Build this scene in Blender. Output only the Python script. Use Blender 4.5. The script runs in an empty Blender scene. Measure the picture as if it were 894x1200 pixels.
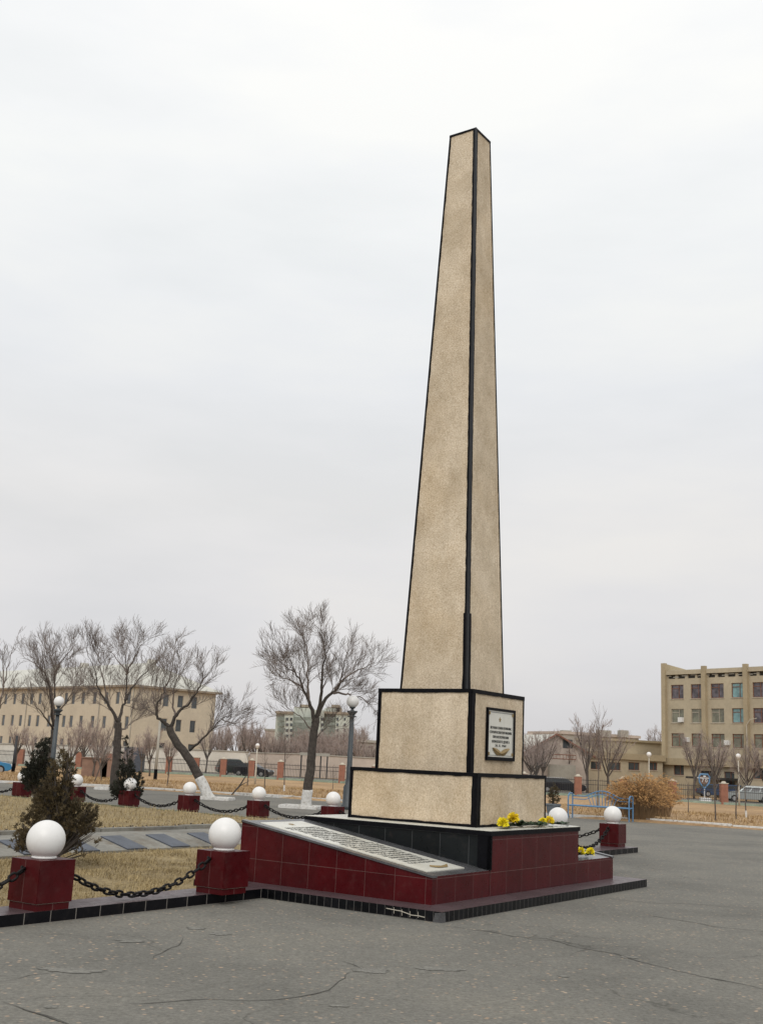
import bpy, bmesh, math, random
from mathutils import Vector, Matrix, noise
R = random.Random(7)
PI = math.pi
sc = bpy.context.scene
COL = sc.collection
# ------------------------------------------------------------------ survey of the place
EYE = 1.6
F, PITCH, ROLL = 1309.08, .2181, .0473
OX, OY, TH = 1.0851, 15.447, .9671          # obelisk axis and heading of its long face
CT, ST = math.cos(TH), math.sin(TH)
def L2W(a, b, z=0): return Vector((OX + a*CT - b*ST, OY + a*ST + b*CT, z))
def ray(px, py):
    X, Y = px-447, py-600; cr, sr = math.cos(ROLL), math.sin(ROLL)
    a = X*cr + Y*sr; b = -X*sr + Y*cr
    u = -b/F; cp, sp = math.cos(PITCH), math.sin(PITCH)
    return (a/F, cp-u*sp, sp+u*cp)
def D(px, py, Y):                            # survey point at distance Y
    r = ray(px, py); t = Y/r[1]; return Vector((r[0]*t, Y, EYE+r[2]*t))
def G(px, py, z=0):                          # survey point at height z
    r = ray(px, py); t = (z-EYE)/r[2]; return Vector((r[0]*t, r[1]*t, z))
# ------------------------------------------------------------------ materials
def lin(c):
    return tuple(((v/255)/12.92 if v <= 10 else ((v/255+.055)/1.055)**2.4) for v in c)
def newmat(name):
    m = bpy.data.materials.new(name); m.use_nodes = True
    nt = m.node_tree; nt.nodes.clear()
    out = nt.nodes.new('ShaderNodeOutputMaterial'); b = nt.nodes.new('ShaderNodeBsdfPrincipled')
    nt.links.new(b.outputs[0], out.inputs[0])
    return m, nt, b
def nd(nt, t, **k):
    n = nt.nodes.new(t)
    for a, v in k.items(): setattr(n, a, v)
    return n
def setin(n, **k):
    for a, v in k.items(): n.inputs[a.replace('_', ' ')].default_value = v
def noise_node(nt, vec, scale, detail=6, rough=.6):
    n = nd(nt, 'ShaderNodeTexNoise'); n.inputs['Scale'].default_value = scale
    n.inputs['Detail'].default_value = detail; n.inputs['Roughness'].default_value = rough
    nt.links.new(vec, n.inputs['Vector']); return n.outputs[0]
def ramp(nt, fac, stops):
    r = nd(nt, 'ShaderNodeValToRGB'); e = r.color_ramp.elements
    while len(e) < len(stops): e.new(.5)
    for el, (p, c) in zip(e, stops):
        el.position = p; el.color = (*c, 1) if len(c) == 3 else c
    nt.links.new(fac, r.inputs[0]); return r.outputs[0]
def mix(nt, fac, a, b, mode='MIX'):
    m = nd(nt, 'ShaderNodeMix', data_type='RGBA', blend_type=mode)
    for i, v in ((0, fac), (6, a), (7, b)):
        if hasattr(v, 'node'): nt.links.new(v, m.inputs[i])
        elif isinstance(v, (int, float)): m.inputs[i].default_value = v
        else: m.inputs[i].default_value = (*v, 1)
    return m.outputs[2]
def bump(nt, b, h, strength=.3, dist=.01):
    n = nd(nt, 'ShaderNodeBump'); n.inputs['Strength'].default_value = strength
    n.inputs['Distance'].default_value = dist
    nt.links.new(h, n.inputs['Height']); nt.links.new(n.outputs[0], b.inputs['Normal'])
def coord(nt, which='Object'): return nd(nt, 'ShaderNodeTexCoord').outputs[which]
def mat(name, c, rough=.7, var=.25, scale=3., scale2=None, bumpv=.0, metal=0, spec=.5, worldpos=False, dirt=None):
    m, nt, b = newmat(name)
    v = nd(nt, 'ShaderNodeNewGeometry').outputs['Position'] if worldpos else coord(nt)
    n = noise_node(nt, v, scale)
    dk = tuple(x*(1-var) for x in c); lt = tuple(min(1, x*(1+var)) for x in c)
    col = ramp(nt, n, [(.3, dk), (.7, lt)])
    if scale2:
        n2 = noise_node(nt, v, scale2, 3)
        col = mix(nt, 1.0, col, ramp(nt, n2, [(.3, (1-var,)*3), (.7, (1.0,)*3)]), 'MULTIPLY')
    if dirt:
        n3 = noise_node(nt, v, dirt[1], 5)
        col = mix(nt, ramp(nt, n3, [(.52, (0,)*3), (.72, (dirt[2],)*3)]), col, dirt[0])
    nt.links.new(col, b.inputs['Base Color'])
    setin(b, Roughness=rough, Metallic=metal); b.inputs['Specular IOR Level'].default_value = spec
    if bumpv: bump(nt, b, noise_node(nt, v, scale2 or scale*4, 4), bumpv)
    return m
def tile_mat(name, c, grout, tw, th_, ox=0, oy=0, rough=.15, mort=.004, var=.25, dusty=.0):
    m, nt, b = newmat(name)
    uv = nd(nt, 'ShaderNodeUVMap').outputs[0]
    mp = nd(nt, 'ShaderNodeMapping'); mp.inputs['Location'].default_value = (ox, oy, 0)
    nt.links.new(uv, mp.inputs[0])
    br = nd(nt, 'ShaderNodeTexBrick', offset=0, squash=1)
    nt.links.new(mp.outputs[0], br.inputs['Vector'])
    setin(br, Scale=1, Brick_Width=tw, Row_Height=th_, Mortar_Size=mort, Mortar_Smooth=.1, Bias=0)
    br.inputs['Color1'].default_value = (*[x*(1-var) for x in c], 1)
    br.inputs['Color2'].default_value = (*[x*(1+var) for x in c], 1)
    br.inputs['Mortar'].default_value = (*grout, 1)
    v = coord(nt)
    n = noise_node(nt, v, 3.0, 7, .65)
    col = mix(nt, 1.0, br.outputs[0], ramp(nt, n, [(.3, (.7,)*3), (.7, (1.15,)*3)]), 'MULTIPLY')
    n2 = noise_node(nt, v, 9.0, 6, .7)
    col = mix(nt, ramp(nt, n2, [(.55, (0,)*3), (.9, (.18+dusty,)*3)]), col, (.16, .12, .10))
    if dusty:
        col = mix(nt, dusty, col, (.2, .17, .16))
    nt.links.new(col, b.inputs['Base Color'])
    rr = ramp(nt, n2, [(.3, (rough,)*3), (.8, (min(1, rough+.35),)*3)])
    nt.links.new(rr, b.inputs['Roughness'])
    b.inputs['Specular IOR Level'].default_value = .16
    inv = nd(nt, 'ShaderNodeMath', operation='SUBTRACT'); inv.inputs[0].default_value = 1
    nt.links.new(br.outputs['Fac'], inv.inputs[1])
    bump(nt, b, inv.outputs[0], .5, .003)
    return m
def stucco(name, c1, c2):
    m, nt, b = newmat(name)
    v = coord(nt)
    fine = noise_node(nt, v, 48, 6, .85)
    col = ramp(nt, fine, [(.30, tuple(x*.52 for x in c1)), (.43, c1), (.60, c2), (.75, tuple(min(1, x*1.2) for x in c2))])
    big = noise_node(nt, v, 1.3, 8, .7)
    col = mix(nt, 1.0, col, ramp(nt, big, [(.30, (.74, .71, .66)), (.62, (1.09, 1.09, 1.10))]), 'MULTIPLY')
    mp = nd(nt, 'ShaderNodeMapping'); mp.inputs['Scale'].default_value = (3.2, 3.2, .7)
    nt.links.new(v, mp.inputs[0])
    st = noise_node(nt, mp.outputs[0], 1.4, 6, .7)
    col = mix(nt, ramp(nt, st, [(.48, (0,)*3), (.8, (.38,)*3)]), col, tuple(x*.66 for x in c1))
    warm = noise_node(nt, v, .8, 6, .6)
    col = mix(nt, 1.0, col, ramp(nt, warm, [(.35, (.95, .91, .85)), (.5, (1, .99, .98)), (.68, (1.04, 1.05, 1.07))]), 'MULTIPLY')
    vo = nd(nt, 'ShaderNodeTexVoronoi'); vo.inputs['Scale'].default_value = 26; nt.links.new(v, vo.inputs['Vector'])
    col = mix(nt, ramp(nt, vo.outputs['Distance'], [(.05, (.55,)*3), (.16, (0,)*3)]), col, (.16, .12, .08))
    nt.links.new(col, b.inputs['Base Color']); setin(b, Roughness=.92); b.inputs['Specular IOR Level'].default_value = .2
    bump(nt, b, fine, .7, .012)
    return m
M = {}
M['stucco'] = stucco('pebble_dash', lin((200, 182, 155)), lin((228, 214, 191)))
M['black_paint'] = mat('black_paint', (.006, .006, .008), .5, .35, 8, 40, .15, spec=.08)
M['black_satin'] = mat('black_satin', (.016, .017, .02), .45, .3, 8, 40, .1, spec=.3)
M['red_tile'] = tile_mat('red_tile', (.073, .006, .008), (.13, .065, .06), .4, .37, .05, 0, .2, .0035, .10)
M['red_tile_post'] = tile_mat('red_tile_post', (.073, .006, .008), (.15, .075, .07), .5, 2.0, 0, 1.0, .2, .0035, .08)
M['black_tile'] = tile_mat('black_tile', (.006, .0065, .008), (.10, .095, .09), .10, .2, 0, 0, .2, .0035)
M['black_tile_kerb'] = tile_mat('black_tile_kerb', (.005, .005, .007), (.22, .20, .18), .3, .2, 0, 0, .2, .005)
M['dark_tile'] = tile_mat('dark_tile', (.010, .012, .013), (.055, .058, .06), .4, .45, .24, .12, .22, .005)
M['plum_tile'] = tile_mat('plum_tile', (.075, .048, .055), (.035, .025, .027), .3, .4, 0, 0, .22, .004, .15, .12)
M['granite'] = mat('granite', (.10, .10, .105), .25, .3, 6, 60)
M['marble'] = mat('white_marble', (.69, .68, .61), .3, .06, 4, 1.5, dirt=((.45, .4, .3), 5, .4))
M['ink'] = mat('ink', (.07, .07, .065), .6, .1)
M['gold'] = mat('gold_paint', (.26, .18, .075), .6, .35, 60)
M['white'] = mat('white_paint', (.74, .735, .72), .55, .05, 3)
M['globe'] = mat('globe_white', (.80, .79, .77), .35, .03, 2, dirt=((.55, .5, .45), 6, .25))
M['whitewash'] = mat('whitewash', (.68, .67, .64), .9, .15, 14, 3, .3, dirt=((.25, .21, .16), 9, .7))
M['chain'] = mat('chain_black', (.009, .008, .008), .6, .4, 30, spec=.2)
M['lamp_post'] = mat('lamp_post_paint', (.055, .065, .072), .5, .2, 9)
M['bark'] = mat('bark', (.075, .062, .052), .95, .4, 9, 40, .5)
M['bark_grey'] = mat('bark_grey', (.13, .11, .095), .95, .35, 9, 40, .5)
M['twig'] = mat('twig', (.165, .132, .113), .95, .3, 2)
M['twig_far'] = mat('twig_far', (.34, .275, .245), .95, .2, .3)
M['conifer'] = mat('conifer', (.115, .085, .04), .9, .6, 5, 60)
M['conifer2'] = mat('conifer_dark', (.022, .024, .013), .9, .5, 5, 60)
M['straw'] = mat('straw', (.52, .29, .11), .9, .4, 4, 30)
M['straw_stem'] = mat('straw_stem', (.27, .18, .10), .9, .3, 4)
M['blue'] = mat('blue_paint', (.105, .23, .39), .5, .15, 8)
M['brick'] = mat('brick_paint', (.33, .15, .10), .85, .2, 2, 25)
M['cap'] = mat('pillar_cap', (.5, .46, .38), .9, .15, 3)
M['fence'] = mat('fence_metal', (.03, .03, .033), .6, .2, 3)
M['mint'] = mat('mint_kerb', (.30, .37, .29), .85, .25, 1.5, 12)
M['cream'] = mat('cream_wall', (.57, .50, .385), .9, .10, .25, 3, worldpos=True)
M['cream_trim'] = mat('cream_trim', (.30, .25, .19), .9, .1, .5)
M['beige'] = mat('beige_panel', (.47, .405, .29), .9, .12, .2, 2.5, worldpos=True)
M['beige_dk'] = mat('beige_dark', (.42, .345, .225), .9, .12, .3, 3, worldpos=True)
M['roofgrey'] = mat('roof_sheet', (.56, .55, .49), .7, .12, .3, 6, worldpos=True)
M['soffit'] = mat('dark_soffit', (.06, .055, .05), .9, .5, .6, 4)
M['pink'] = mat('pinkish_render', (.50, .43, .37), .9, .12, .3, 2)
M['aptwall'] = mat('pale_green_panel', (.50, .53, .47), .9, .08, .1, 1, worldpos=True)
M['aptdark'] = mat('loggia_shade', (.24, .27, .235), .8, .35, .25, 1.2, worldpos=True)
M['greyconc'] = mat('grey_concrete', (.38, .36, .31), .9, .12, .5, 4, worldpos=True)
M['whitewall'] = mat('white_wall', (.66, .63, .56), .9, .12, .3, 2, worldpos=True)
M['curtain'] = mat('window_curtain', (.30, .31, .29), .8, .35, .6)
M['frame_red'] = mat('window_frame_brown', (.21, .09, .055), .7, .2)
M['frame_pale'] = mat('window_frame_pale', (.42, .37, .3), .7, .1)
M['acbox'] = mat('ac_white', (.7, .7, .68), .5, .05)
def glass(name, c, var=.5, sc_=.35):
    m, nt, b = newmat(name)
    n = noise_node(nt, nd(nt, 'ShaderNodeNewGeometry').outputs['Position'], sc_, 4)
    col = ramp(nt, n, [(.35, tuple(x*(1-var) for x in c)), (.65, tuple(x*(1+var) for x in c))])
    nt.links.new(col, b.inputs['Base Color']); setin(b, Roughness=.12); b.inputs['Specular IOR Level'].default_value = .5
    return m
M['glass'] = glass('window_glass', (.07, .08, .085))
M['glass_teal'] = glass('window_glass_teal', (.17, .30, .31), .3, 1.5)
M['glass_olive'] = glass('window_glass_olive', (.17, .17, .125), .3, 1.5)
M['glass_mauve'] = glass('window_glass_mauve', (.10, .088, .10), .5, 1.5)
M['carglass'] = glass('car_glass', (.015, .018, .02), .2)
M['car_black'] = mat('car_black', (.012, .014, .018), .2, .1)
M['car_silver'] = mat('car_silver', (.34, .37, .37), .25, .08, metal=.4)
M['car_blue'] = mat('car_blue', (.04, .20, .38), .25, .1)
M['car_navy'] = mat('car_navy', (.03, .06, .13), .25, .1)
M['car_green'] = mat('car_green', (.03, .04, .035), .3, .1)
M['rubber'] = mat('rubber', (.015, .015, .015), .9, .1)
M['alloy'] = mat('alloy', (.4, .4, .4), .3, .1, metal=.6)
M['redlight'] = mat('red_lens', (.35, .01, .01), .2, .1)
M['yellow'] = mat('petal_yellow', (.85, .72, .015), .8, .2, 30)
M['yellow2'] = mat('petal_deep_yellow', (.85, .65, .02), .8, .2, 30)
M['leaf'] = mat('flower_leaf', (.028, .055, .022), .7, .4, 20)
M['wrap'] = mat('flower_wrap', (.65, .68, .7), .3, .1, 20)
M['pot'] = mat('grey_pot', (.13, .15, .17), .7, .2, 8)
M['plaque_dark'] = mat('plaque_bluegrey', (.082, .093, .115), .5, .25, 5, 40, spec=.25)
M['crack'] = mat('crack_dark', (.07, .066, .056), 1, .4, 6)
M['patch'] = mat('asphalt_patch', (.205, .197, .172), .95, .35, 16, 50)
M['rust'] = mat('rusty_box', (.24, .15, .11), .9, .3, 1)
M['moss'] = mat('mossy_edge', (.19, .21, .13), .95, .35, 2, 20)

def asphalt():
    m, nt, b = newmat('old_asphalt')
    v = nd(nt, 'ShaderNodeNewGeometry').outputs['Position']
    fine = noise_node(nt, v, 26, 6, .85)
    col = ramp(nt, fine, [(.3, (.085, .081, .069)), (.5, (.168, .161, .140)), (.68, (.24, .229, .199)), (.8, (.42, .39, .33))])
    mid = noise_node(nt, v, 7, 5, .7)
    col = mix(nt, 1, col, ramp(nt, mid, [(.3, (.86,)*3), (.7, (1.08,)*3)]), 'MULTIPLY')
    big = noise_node(nt, v, .35, 7, .6)
    col = mix(nt, 1, col, ramp(nt, big, [(.32, (.74, .745, .75)), (.5, (1,)*3), (.68, (1.18, 1.16, 1.12))]), 'MULTIPLY')
    # light stones
    vo = nd(nt, 'ShaderNodeTexVoronoi'); vo.inputs['Scale'].default_value = 13; nt.links.new(v, vo.inputs['Vector'])
    gate = noise_node(nt, v, 3, 3)
    mm = nd(nt, 'ShaderNodeMath', operation='MULTIPLY')
    nt.links.new(ramp(nt, vo.outputs['Distance'], [(.13, (1,)*3), (.24, (0,)*3)]), mm.inputs[0])
    nt.links.new(ramp(nt, gate, [(.40, (0,)*3), (.56, (.8,)*3)]), mm.inputs[1])
    col = mix(nt, mm.outputs[0], col, mix(nt, noise_node(nt, v, 9, 2), (.42, .22, .10), (.46, .43, .36)))
    # hairline cracks
    dn = nd(nt, 'ShaderNodeTexNoise'); dn.inputs['Scale'].default_value = .9; dn.inputs['Detail'].default_value = 6; nt.links.new(v, dn.inputs['Vector'])
    va = nd(nt, 'ShaderNodeVectorMath', operation='MULTIPLY_ADD'); va.inputs[1].default_value = (1.6,)*3
    nt.links.new(dn.outputs['Color'], va.inputs[0]); nt.links.new(v, va.inputs[2])
    vc = nd(nt, 'ShaderNodeTexVoronoi', feature='DISTANCE_TO_EDGE'); vc.inputs['Scale'].default_value = .33; nt.links.new(va.outputs[0], vc.inputs['Vector'])
    g2 = noise_node(nt, v, .5, 4)
    m3 = nd(nt, 'ShaderNodeMath', operation='MULTIPLY')
    nt.links.new(ramp(nt, vc.outputs['Distance'], [(.0, (1,)*3), (.006, (0,)*3)]), m3.inputs[0])
    nt.links.new(ramp(nt, g2, [(.46, (0,)*3), (.6, (.75,)*3)]), m3.inputs[1])
    col = mix(nt, m3.outputs[0], col, (.05, .047, .04))
    nt.links.new(col, b.inputs['Base Color']); setin(b, Roughness=.9); b.inputs['Specular IOR Level'].default_value = .3
    bump(nt, b, fine, .6, .006)
    return m
M['asphalt'] = asphalt()
def dirtmat(name, a, b_, c, s=1.):
    m, nt, b = newmat(name)
    v = nd(nt, 'ShaderNodeNewGeometry').outputs['Position']
    n1 = noise_node(nt, v, 14*s, 6, .75)
    col = ramp(nt, n1, [(.3, a), (.5, b_), (.7, c)])
    n2 = noise_node(nt, v, .45*s, 7, .65)
    col = mix(nt, 1, col, ramp(nt, n2, [(.35, (.72, .70, .68)), (.62, (1.1,)*3)]), 'MULTIPLY')
    n3 = noise_node(nt, v, 1.7*s, 6, .7)
    col = mix(nt, ramp(nt, n3, [(.52, (0,)*3), (.75, (.6,)*3)]), col, tuple(x*.55 for x in b_))
    nt.links.new(col, b.inputs['Base Color']); setin(b, Roughness=1)
    bump(nt, b, n1, .8, .04)
    return m
M['lawn'] = dirtmat('dry_lawn', (.13, .11, .055), (.31, .235, .12), (.45, .35, .185))
M['verge'] = dirtmat('dry_verge', (.22, .14, .07), (.39, .25, .125), (.52, .35, .19), .35)
M['concrete'] = mat('path_concrete', (.25, .24, .21), .95, .25, 1.2, 14, .3, dirt=((.14, .11, .075), 2.2, .9))
M['grassblade'] = mat('dry_grass_blade', (.42, .325, .17), .95, .35, 3, 40)
M['grassverge'] = mat('dry_verge_blade', (.44, .30, .15), .95, .35, .6, 6)
# ------------------------------------------------------------------ mesh helpers
class MB:
    def __init__(s): s.v = []; s.f = []
    def add(s, vs, fs):
        o = len(s.v); s.v += [tuple(p) for p in vs]; s.f += [tuple(i+o for i in f) for f in fs]
    def box(s, x0, x1, y0, y1, z0, z1, mtx=None):
        vs = [Vector(p) for p in ((x0,y0,z0),(x1,y0,z0),(x1,y1,z0),(x0,y1,z0),(x0,y0,z1),(x1,y0,z1),(x1,y1,z1),(x0,y1,z1))]
        if mtx: vs = [mtx @ p for p in vs]
        s.add(vs, [(0,3,2,1),(4,5,6,7),(0,1,5,4),(1,2,6,5),(2,3,7,6),(3,0,4,7)])
    def hexa(s, b, t):    # bottom 4, top 4 ccw
        s.add(list(b)+list(t), [(0,3,2,1),(4,5,6,7),(0,1,5,4),(1,2,6,5),(2,3,7,6),(3,0,4,7)])
    def tube(s, pts, rad, n=6, cap=True):
        pts = [Vector(p) for p in pts]
        if isinstance(rad, (int, float)): rad = [rad]*len(pts)
        ring = []; prev = None
        for i, p in enumerate(pts):
            a = pts[max(i-1, 0)]; b = pts[min(i+1, len(pts)-1)]
            d = (b-a)
            if d.length < 1e-9: d = Vector((0, 0, 1))
            d.normalize()
            if prev is None:
                u = d.orthogonal().normalized()
            else:
                u = (prev - d*prev.dot(d))
                u = u.normalized() if u.length > 1e-6 else d.orthogonal().normalized()
            prev = u; w = d.cross(u)
            ring.append([p + (u*math.cos(2*PI*k/n) + w*math.sin(2*PI*k/n))*rad[i] for k in range(n)])
        vs = [q for r in ring for q in r]; fs = []
        for i in range(len(pts)-1):
            for k in range(n):
                k2 = (k+1) % n
                fs.append((i*n+k, i*n+k2, (i+1)*n+k2, (i+1)*n+k))
        if cap: fs += [tuple(range(n))[::-1], tuple((len(pts)-1)*n+k for k in range(n))]
        s.add(vs, fs)
    def lathe(s, prof, n=16, c=(0,0,0)):
        vs = []; fs = []
        for (r, z) in prof:
            for k in range(n): vs.append((c[0]+r*math.cos(2*PI*k/n), c[1]+r*math.sin(2*PI*k/n), c[2]+z))
        for i in range(len(prof)-1):
            for k in range(n):
                k2 = (k+1) % n; fs.append((i*n+k, i*n+k2, (i+1)*n+k2, (i+1)*n+k))
        fs.append(tuple(range(n))[::-1]); fs.append(tuple((len(prof)-1)*n+k for k in range(n)))
        s.add(vs, fs)
    def sphere(s, c, r, n=24, m=14, zmin=-1):
        prof = []
        for i in range(m+1):
            a = -PI/2 + PI*i/m
            if math.sin(a) < zmin: continue
            prof.append((max(1e-4, r*math.cos(a)), r*math.sin(a)))
        s.lathe(prof, n, c)
    def torus(s, c, R_, r, mtx, N=12, n=6, stretch=0):
        vs = []; fs = []
        for i in range(N):
            a = 2*PI*i/N; dx = math.cos(a); dy = math.sin(a)
            off = stretch*(1 if dx > 0 else -1) if abs(dx) > 1e-6 else 0
            for k in range(n):
                b = 2*PI*k/n
                p = Vector(((R_+r*math.cos(b))*dx + off, (R_+r*math.cos(b))*dy, r*math.sin(b)))
                vs.append(mtx @ p + Vector(c))
        for i in range(N):
            for k in range(n):
                fs.append((i*n+k, ((i+1)%N)*n+k, ((i+1)%N)*n+(k+1)%n, i*n+(k+1)%n))
        s.add(vs, fs)
    def poly_extrude(s, pts2, y0, y1):   # pts in x,z ; extrude along y
        n = len(pts2)
        vs = [(x, y0, z) for x, z in pts2] + [(x, y1, z) for x, z in pts2]
        fs = [tuple(range(n)), tuple(range(2*n-1, n-1, -1))] + [(i, n+i, n+(i+1)%n, (i+1)%n) for i in range(n)]
        s.add(vs, fs)
    def build(s, name, m, parent=None, smooth=False, uv=True, bevel=0, loc=None, rotz=0):
        me = bpy.data.meshes.new(name); me.from_pydata(s.v, [], s.f); me.update()
        if bevel:
            bm = bmesh.new(); bm.from_mesh(me)
            bmesh.ops.recalc_face_normals(bm, faces=bm.faces[:])
            es = [e for e in bm.edges if len(e.link_faces) == 2 and e.calc_face_angle(0) > .5]
            bmesh.ops.bevel(bm, geom=es, offset=bevel, segments=2, affect='EDGES', clamp_overlap=True)
            bm.to_mesh(me); bm.free()
        elif len(s.f) < 5000:
            bm = bmesh.new(); bm.from_mesh(me); bmesh.ops.recalc_face_normals(bm, faces=bm.faces[:]); bm.to_mesh(me); bm.free()
        if uv and len(me.polygons) < 5000:
            ul = me.uv_layers.new(name='uv')
            for p in me.polygons:
                nx, ny, nz = [abs(q) for q in p.normal]
                for li in p.loop_indices:
                    c = me.vertices[me.loops[li].vertex_index].co
                    ul.data[li].uv = (c.x, c.y) if nz > .7 else ((c.y, c.z) if nx > ny else (c.x, c.z))
        if smooth:
            for p in me.polygons: p.use_smooth = True
        for mm in (m if isinstance(m, list) else [m]): me.materials.append(mm)
        o = bpy.data.objects.new(name, me); COL.objects.link(o)
        if parent: o.parent = parent
        if loc is not None: o.location = loc
        if rotz: o.rotation_euler.z = rotz
        return o
def thing(name, label, cat, loc=(0,0,0), rotz=0, group=None):
    o = bpy.data.objects.new(name, None); COL.objects.link(o); o.empty_display_size = .2
    o.location = loc; o.rotation_euler = (0, 0, rotz); o['label'] = label; o['category'] = cat
    if group: o['group'] = group
    return o
def tag(o, label, cat, group=None):
    o['label'] = label; o['category'] = cat
    if group: o['group'] = group
    return o
def struct(o): o['kind'] = 'structure'; return o
KIDS = {}
def dup(root, loc, rotz=None, label=None, scale=None):
    kids = [o for o in COL.objects if o.parent == root]
    r = root.copy(); COL.objects.link(r); r.location = loc
    if rotz is not None: r.rotation_euler = (0, 0, rotz)
    if label: r['label'] = label
    if scale: r.scale = scale if hasattr(scale, '__len__') else (scale,)*3
    for ch in kids:
        c = ch.copy(); COL.objects.link(c); c.parent = r
        for g in [o for o in COL.objects if o.parent == ch]:
            d = g.copy(); COL.objects.link(d); d.parent = c
    return r
def text_mesh(name, s, size, m, parent, mtx, align='CENTER', extr=.002, space=1.0, wid=None):
    cu = bpy.data.curves.new(name, 'FONT'); cu.body = s; cu.size = size; cu.align_x = align; cu.align_y = 'CENTER'
    cu.extrude = extr; cu.space_line = space; cu.resolution_u = 2
    t = bpy.data.objects.new('tmp', cu); COL.objects.link(t)
    bpy.context.view_layer.update()
    me = bpy.data.meshes.new_from_object(t.evaluated_get(bpy.context.evaluated_depsgraph_get()))
    bpy.data.objects.remove(t)
    if wid:
        w = max(v.co.x for v in me.vertices)-min(v.co.x for v in me.vertices); k = wid/w
        for v in me.vertices: v.co.x *= k
    me.transform(mtx); me.materials.clear(); me.materials.append(m)
    o = bpy.data.objects.new(name, me); COL.objects.link(o); o.parent = parent
    return o
# ------------------------------------------------------------------ camera
cam = bpy.data.cameras.new('camera'); co = bpy.data.objects.new('camera', cam); COL.objects.link(co)
cam.sensor_fit = 'VERTICAL'; cam.sensor_height = 24; cam.sensor_width = 24; cam.lens = F/1200*24
cam.clip_end = 8000; cam.clip_start = .1
co.matrix_world = Matrix.Translation((0, 0, EYE)) @ Matrix.Rotation(PI/2+PITCH, 4, 'X') @ Matrix.Rotation(ROLL, 4, 'Z')
sc.camera = co
# ------------------------------------------------------------------ world and sun
w = bpy.data.worlds.new('World'); sc.world = w; w.use_nodes = True
nt = w.node_tree; nt.nodes.clear()
wo = nt.nodes.new('ShaderNodeOutputWorld'); bg = nt.nodes.new('ShaderNodeBackground'); nt.links.new(bg.outputs[0], wo.inputs[0])
sky = nt.nodes.new('ShaderNodeTexSky'); sky.sky_type = 'NISHITA'; sky.sun_disc = False
SUN_EL, SUN_AZ = math.radians(42), math.radians(187)
sky.sun_elevation = SUN_EL; sky.sun_rotation = SUN_AZ
tc = nt.nodes.new('ShaderNodeTexCoord').outputs['Generated']
sep = nt.nodes.new('ShaderNodeSeparateXYZ'); nt.links.new(tc, sep.inputs[0])
K = 10.0
def k3(c): return tuple(v*K for v in lin(c))
base = ramp(nt, sep.outputs[2], [(0, k3((212, 210, 211))), (.11, k3((226, 225, 226))), (.217, k3((234, 233, 232))), (.33, k3((236, 238, 240))), (.45, k3((246, 248, 248))), (.62, k3((254, 255, 255)))])
mp = nt.nodes.new('ShaderNodeMapping'); mp.inputs['Scale'].default_value = (1, 1, 3.6); mp.inputs['Rotation'].default_value = (0, -.05, .3)
nt.links.new(tc, mp.inputs[0])
cl = noise_node(nt, mp.outputs[0], 2.1, 7, .52)
cloud = ramp(nt, cl, [(.38, (.93, .937, .945)), (.5, (.985, .985, .99)), (.62, (1.04, 1.03, 1.01))])
ccol = mix(nt, 1, base, cloud, 'MULTIPLY')
nt.nodes[-1].clamp_result = False
fin = mix(nt, .98, sky.outputs[0], ccol)
nt.links.new(fin, bg.inputs[0]); bg.inputs[1].default_value = .1
sun = bpy.data.lights.new('sun', 'SUN'); sun.energy = 1.2; sun.angle = math.radians(35); sun.color = (1, .955, .90)
so = bpy.data.objects.new('sun', sun); COL.objects.link(so)
sd = Vector((math.sin(SUN_AZ)*math.cos(SUN_EL), math.cos(SUN_AZ)*math.cos(SUN_EL), math.sin(SUN_EL)))
so.rotation_euler = sd.to_track_quat('Z', 'Y').to_euler()
sc.view_settings.view_transform = 'Standard'; sc.view_settings.look = 'None'; sc.view_settings.exposure = 0
# ------------------------------------------------------------------ ground
kerb_px = [(0, 917.5), (60, 920), (115, 922), (170, 925.6), (259, 931), (320, 934), (374, 938.4), (410, 941), (520, 948), (600, 953), (667, 958), (707, 960.7), (759, 963.3), (795, 966.4), (862, 970.7), (894, 973)]
KP = [G(x, y) for x, y in kerb_px]
def yk(x):
    if x <= KP[0].x: return KP[0].y + (KP[0].x-x)*.30
    if x >= KP[-1].x: return max(10, KP[-1].y - (x-KP[-1].x)*.45)
    for a, b in zip(KP, KP[1:]):
        if a.x <= x <= b.x: return a.y + (b.y-a.y)*(x-a.x)/(b.x-a.x)
def sm(t): t = max(0, min(1, t)); return t*t*(3-2*t)
GF = -1.0
def gz(x, y):
    d = y - yk(x)
    if d < 0: return -.04
    z = .07 + (GF-.07)*sm((d-4)/48)
    return z + .05*noise.noise(Vector((x*.25, y*.25, 0)))*min(1, d/2)
xs = sorted(set([-2500, -1200, -600, -300, -150, -90] + [i*2.0 for i in range(-35, 36)] + [90, 150, 300, 600, 1200, 2500]))
offs = [-70, -30, -5, -.25, .12, 1, 2, 3, 4, 6] + [8+i*2.5 for i in range(20)] + [60, 70, 90, 130, 200, 400, 900, 2500]
g = MB(); vs = []
for o_ in offs:
    for x in xs:
        y = yk(max(-70, min(70, x))) + o_
        vs.append((x, y, gz(max(-70, min(70, x)), y)))
nx_ = len(xs)
g.add(vs, [(j*nx_+i, j*nx_+i+1, (j+1)*nx_+i+1, (j+1)*nx_+i) for j in range(len(offs)-1) for i in range(nx_-1)])
struct(g.build('ground', M['verge'], uv=False, smooth=True))
# asphalt plaza
g = MB(); vs = []
xa = [x for x in xs if -150 <= x <= 150]
for x in xa:
    xx = max(-70, min(70, x)); vs += [(x, -60, 0), (x, 8, 0), (x, yk(xx)-.02, 0)]
g.add(vs, [(3*i+j, 3*i+3+j, 3*i+4+j, 3*i+1+j) for i in range(len(xa)-1) for j in (0, 1)])
struct(g.build('asphalt_plaza', M['asphalt'], uv=False))
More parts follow.
